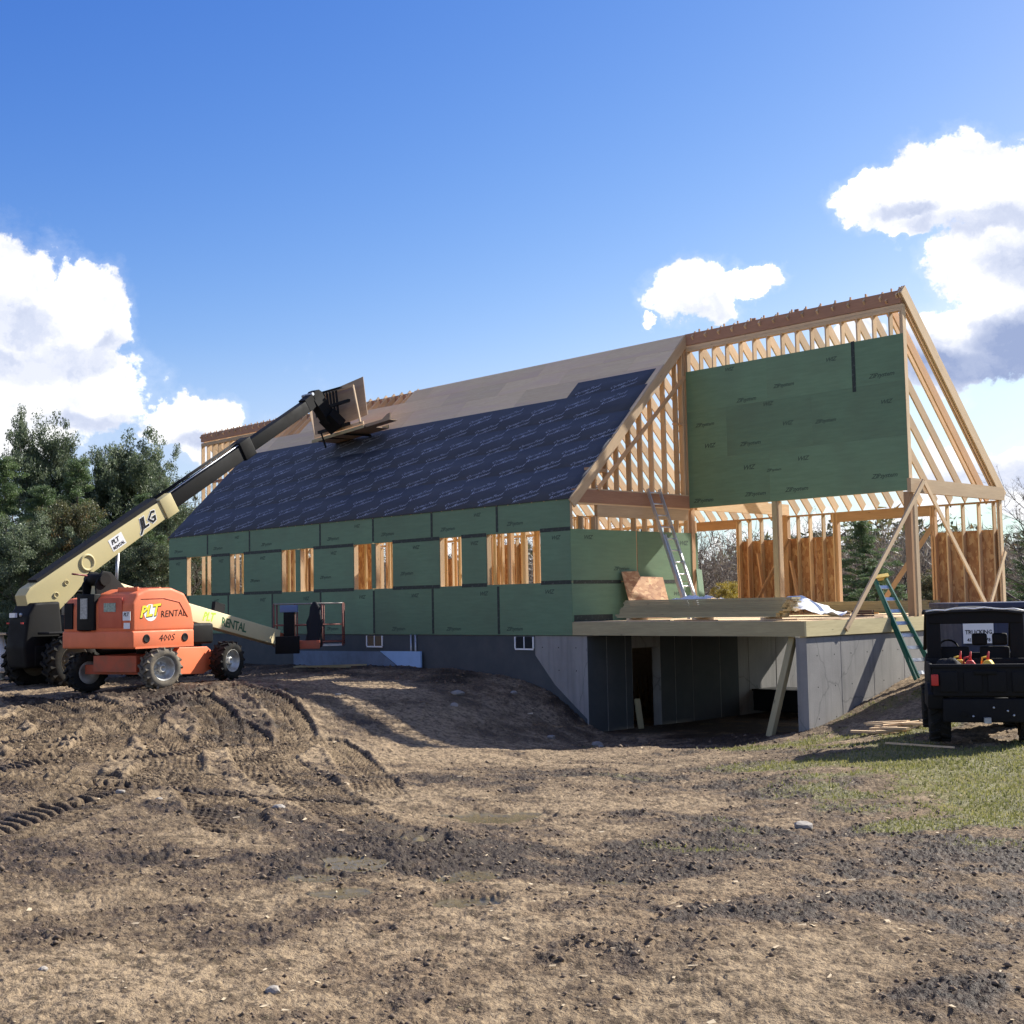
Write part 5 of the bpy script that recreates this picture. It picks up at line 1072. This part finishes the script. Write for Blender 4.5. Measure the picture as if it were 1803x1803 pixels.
for x in (-40.9, -39.8): member('cleat', q(x, 6.1, 19.1), q(x, 6.1, 19.9), .3, .4, SPF, WP)

# ------------------------------------------------------------------ utility buggy, right
UX, UY = 37.3, -11.2; UZ = gz(UX, UY); UA = math.atan2(.54, .838)-.03
UTV = thing('utility_buggy', 'black side by side utility buggy seen from behind with open cargo bed', 'buggy', (UX, UY, UZ), UA)
for (x, y) in ((2.0, -.3), (-2.0, -.3), (2.0, 6.6), (-2.0, 6.6)): wheel(UTV, (x, y, 1.08), 1.12, .95, 0, 1 if x > 0 else -1, RUBD, BLK, 14)
MB().box((-1.7, -1.2, 1.1), (1.7, 8, 1.6), bev=.08).build('chassis', BLK, UTV)
tb = MB(); tb.box((-2.35, -1.75, 2.15), (2.35, 2.3, 2.35)); tb.box((-2.4, -1.75, 2.15), (-2.25, 2.3, 3.65), bev=.04); tb.box((2.25, -1.75, 2.15), (2.4, 2.3, 3.65), bev=.04); tb.box((-2.4, 2.2, 2.15), (2.4, 2.35, 3.75), bev=.04); tb.build('cargo_bed', BLKM, UTV)
tg = MB(); tg.box((-2.3, -1.95, 2.2), (2.3, -1.78, 3.6), bev=.05); tg.box((-2.42, -2.0, 3.5), (2.42, -1.72, 3.68), bev=.04)
for i in range(4): tg.box((-2.0+i*1.05, -2.03, 2.4), (-1.2+i*1.05, -1.93, 3.35), bev=.04)
tg = tg.build('tailgate', BLKM, UTV); MB().box((-.5, -2.08, 3.2), (.5, -2.0, 3.38), bev=.03).build('latch', BLK, tg)
for s in (-1, 1):
    MB().box((s*2.22-.16, -2.12, 2.7), (s*2.22+.16, -1.98, 3.22), bev=.04).build('tail_light', REDP, UTV)
    MB().prism([(-1.7, 1.6), (-1.9, 2.3), (-1.0, 2.75), (.7, 2.75), (1.6, 2.2), (1.7, 1.6)], 0, s*1.85, s*2.55, None, .06).build('rear_fender', BLKM, UTV)
MB().box((-1.9, -1.9, 1.0), (1.9, -1.5, 2.1), bev=.08).build('rear_bumper', BLKM, UTV); MB().tube([(-1.0, -1.6, 1.4), (-1.0, -2.0, 1.4)], .13, 10).build('exhaust', BLK, UTV); MB().box((-.15, -2.3, 1.0), (.15, -1.8, 1.25)).build('tow_hitch', STEEL, UTV)
for (x, z) in ((.9, 1.55), (1.15, 1.35), (.3, 1.7), (-.6, 1.3)): MB().lathe([(0, .0), (.05, 0), (.05, .06), (0, .08)], 8, Matrix.Translation((x, -2.02, z)) @ Matrix.Rotation(-math.pi/2, 4, 'Z')).build('bolt', ALU, UTV)
for s in (-1, 1):
    MB().tube([(s*2.15, 2.6, 2.4), (s*2.2, 2.7, 4.6), (s*2.15, 2.9, 5.9), (s*2.1, 3.4, 6.05), (s*2.1, 6.3, 6.0), (s*2.15, 8.0, 4.0)], .1, 8).build('roll_cage', BLK, UTV)
    MB().box((s*1.95-.33, 2.55, 3.6), (s*1.95+.33, 2.75, 5.9), bev=.08).build('rear_pillar_cover', BLKM, UTV)
rf = MB(); vs = []; nx, ny = 12, 6
for i in range(nx+1):
    for j in range(ny+1): a, b = i/nx, j/ny; vs.append((-2.3+4.6*a, 2.35+4.6*b, 6.02+.14*math.sin(math.pi*a)+.06*math.sin(a*11+b*4)*(.4+b*.6)+.1*math.sin(math.pi*b)))
rf.add(vs, [(i*(ny+1)+j, (i+1)*(ny+1)+j, (i+1)*(ny+1)+j+1, i*(ny+1)+j+1) for i in range(nx) for j in range(ny)], True); ro = rf.build('canvas_roof', simple('black_canvas', (.022, .023, .026), .6, 0, .4, (.04, .04, .04), 6), UTV); md = ro.modifiers.new('s', 'SOLIDIFY'); md.thickness = .12*F
MB().tube([(-2.3+4.6*k/10, 2.36, 6.08+.13*math.sin(math.pi*k/10)+.04*math.sin(k*2.3)) for k in range(11)], .035, 6).build('roof_highlight', WHT, UTV)  # white tubes, here and below, stand in for highlights on the canvas edge
MB().tube([(2.3, 2.38, 6.1), (2.42, 2.5, 5.6), (2.45, 2.6, 5.0)], .03, 6).build('roof_highlight', WHT, UTV)
MB().box((-2.2, 2.5, 5.45), (2.2, 2.6, 6.05), bev=.05).build('rear_curtain', BLKM, UTV)
for x in (-.95, .95): st = MB(); st.box((x-.75, 3.4, 2.6), (x+.75, 5.0, 3.0), bev=.1); st.box((x-.7, 3.2, 2.8), (x+.7, 3.5, 4.3), bev=.12); st.build('seat', BLKM, UTV)
for x in (.25, 1.2): MB().box((x-.36, 3.1, 4.35), (x+.36, 3.4, 4.95), bev=.12).build('headrest', BLKM, UTV)
MB().lathe([(.52, -.05), (.6, 0), (.52, .05), (.5, 0)], 20, Matrix.Translation((-1.1, 5.6, 4.0)) @ Matrix.Rotation(1.2, 4, 'Z')).build('steering_wheel', BLK, UTV)
MB().prism([(6.2, 1.8), (8.8, 1.9), (9.0, 3.0), (8.0, 3.6), (6.2, 3.9)], 0, -2.2, 2.2, None, .15).build('front_cowl', BLKM, UTV)
MU = Matrix.Translation((UX, UY, UZ)) @ Matrix.Rotation(UA, 4, 'Z')
def fuelcan(x, y, m, label, spout):
    w = MU @ Vector((x, y, 2.37)); t_ = thing('fuel_can', label, 'fuel can', tuple(w), UA+random.uniform(-.3, .3))
    MB().prism([(-.45, 0), (.45, 0), (.47, .9), (.12, 1.45), (-.12, 1.45), (-.47, .9)], 1, -.3, .3, None, .08).build('body', m, t_); MB().tube([(0, 0, 1.4), (0, 0, 1.6), (.05, 0, 1.85)], [.08, .06, .03], 8).build('spout', spout, t_); MB().tube([(-.3, 0, 1.2), (-.25, 0, 1.55), (0, 0, 1.6)], .05, 6).build('handle', m, t_)
fuelcan(-.55, -.9, REDP, 'red fuel can in the buggy bed, left of the yellow can with the spout', REDP); fuelcan(-.95, -.3, YELP, 'yellow can half hidden behind the red fuel can in the buggy bed', REDP); fuelcan(.25, -.8, YELP, 'yellow fuel can with red spout in the buggy bed', REDP)
bg_ = cloth(-2.1, -.9, -1.4, .6, lambda a, b: 2.5+1.35*math.sin(math.pi*a)**.7*math.sin(math.pi*b)**.7, 12, 12, 8); bg_.v = [tuple(MU @ Vector(p)) for p in bg_.v]; tag(bg_.build('tool_bag', BLKM), 'black bulging bag in the left corner of the buggy bed', 'bag')

# ------------------------------------------------------------------ navy container with sign
CA = math.atan2(.7207, .693)-.10
CN = thing('waste_container', 'navy blue steel waste container behind the black buggy', 'container', (28.3, 4.6, gz(29, 5)), CA)
MB().box((0, 0, .35), (18, 8, 5.6)).build('body', NAVY, CN); MB().box((-.12, -.15, 5.45), (18.1, 8.1, 5.8), bev=.05).build('top_rail', NAVY, CN)
for k in range(9): MB().box((1.9*k+.0, -.16, .4), (1.9*k+.22, 0, 5.45), bev=.03).build('rib', NAVY, CN)
MB().box((0, -.12, .3), (18, 0, .7), bev=.04).build('bottom_rail', NAVY, CN)
SG = thing('lettered_sign', 'white sign with black lettering hung on the navy container', 'sign', (28.3, 4.6, gz(29, 5)), CA)
MB().box((.06, -.30, 3.35), (1.85, -.24, 4.75)).build('board', WHT, SG)
dl = MB(); put_text(dl, 'TRUCKING', .36, (.96, -.31, 4.02), (1, 0, 0), (0, 0, 1), 0, .02, .95); put_text(dl, '413      1878', .32, (.96, -.31, 3.55), (1, 0, 0), (0, 0, 1), 0, .015, .95)
dl.build('lettering', BLKD, SG)['kind'] = 'stuff'

# ------------------------------------------------------------------ far left and behind the lift
x, y = -42.6, -23.6; z = gz(x, y)
ST = thing('saw_bench', 'trestle bench wrapped in white plastic at the left edge of the photo', 'bench', (x, y, z), .5)
MB().box((-3.4, -1, 3.9), (1.5, 1, 4.05)).build('top_board', SPF, ST); bw = cloth(-2.6, 1.1, -.9, .9, lambda a, b: 3.5+.2*math.sin(7*a), 10, 6, 2)
MB().tube([(-2.4, 0, 0), (-2.2, 0, 2), (-2.4, 0, 3.8)], [.55, .75, .5], 9).build('plastic_wrap', TARP, ST); MB().tube([(0.2, 0, 0), (.3, 0, 2), (.1, 0, 3.8)], [.5, .7, .45], 9).build('plastic_wrap', TARP, ST)
MB().box((-3.3, -.9, .7), (1.3, .9, .8)).build('lower_shelf', SPF, ST)
RTp = thing('red_trailer', 'low dark red trailer with a white edged top behind the orange lift', 'trailer', (-69.5, 5, gz(-69.5, 5)), CA+.15)
MB().box((-9, -3, 2.4), (-1.0, 3, 7.7), bev=.3).build('body', REDM, RTp); MB().box((-5.5, -3.1, 7.7), (-.9, 3.1, 8.1), bev=.06).build('lid', WHT, RTp); MB().box((-8, -2, 1.4), (-1.2, 2, 2.4)).build('frame', BLK, RTp)
for xx in (-5, -2): wheel(RTp, (xx, -2.9, 1.2), 1.2, .8, math.pi/2*0, 1, RUBD, BLK, 12)
SC.render.engine = 'CYCLES'
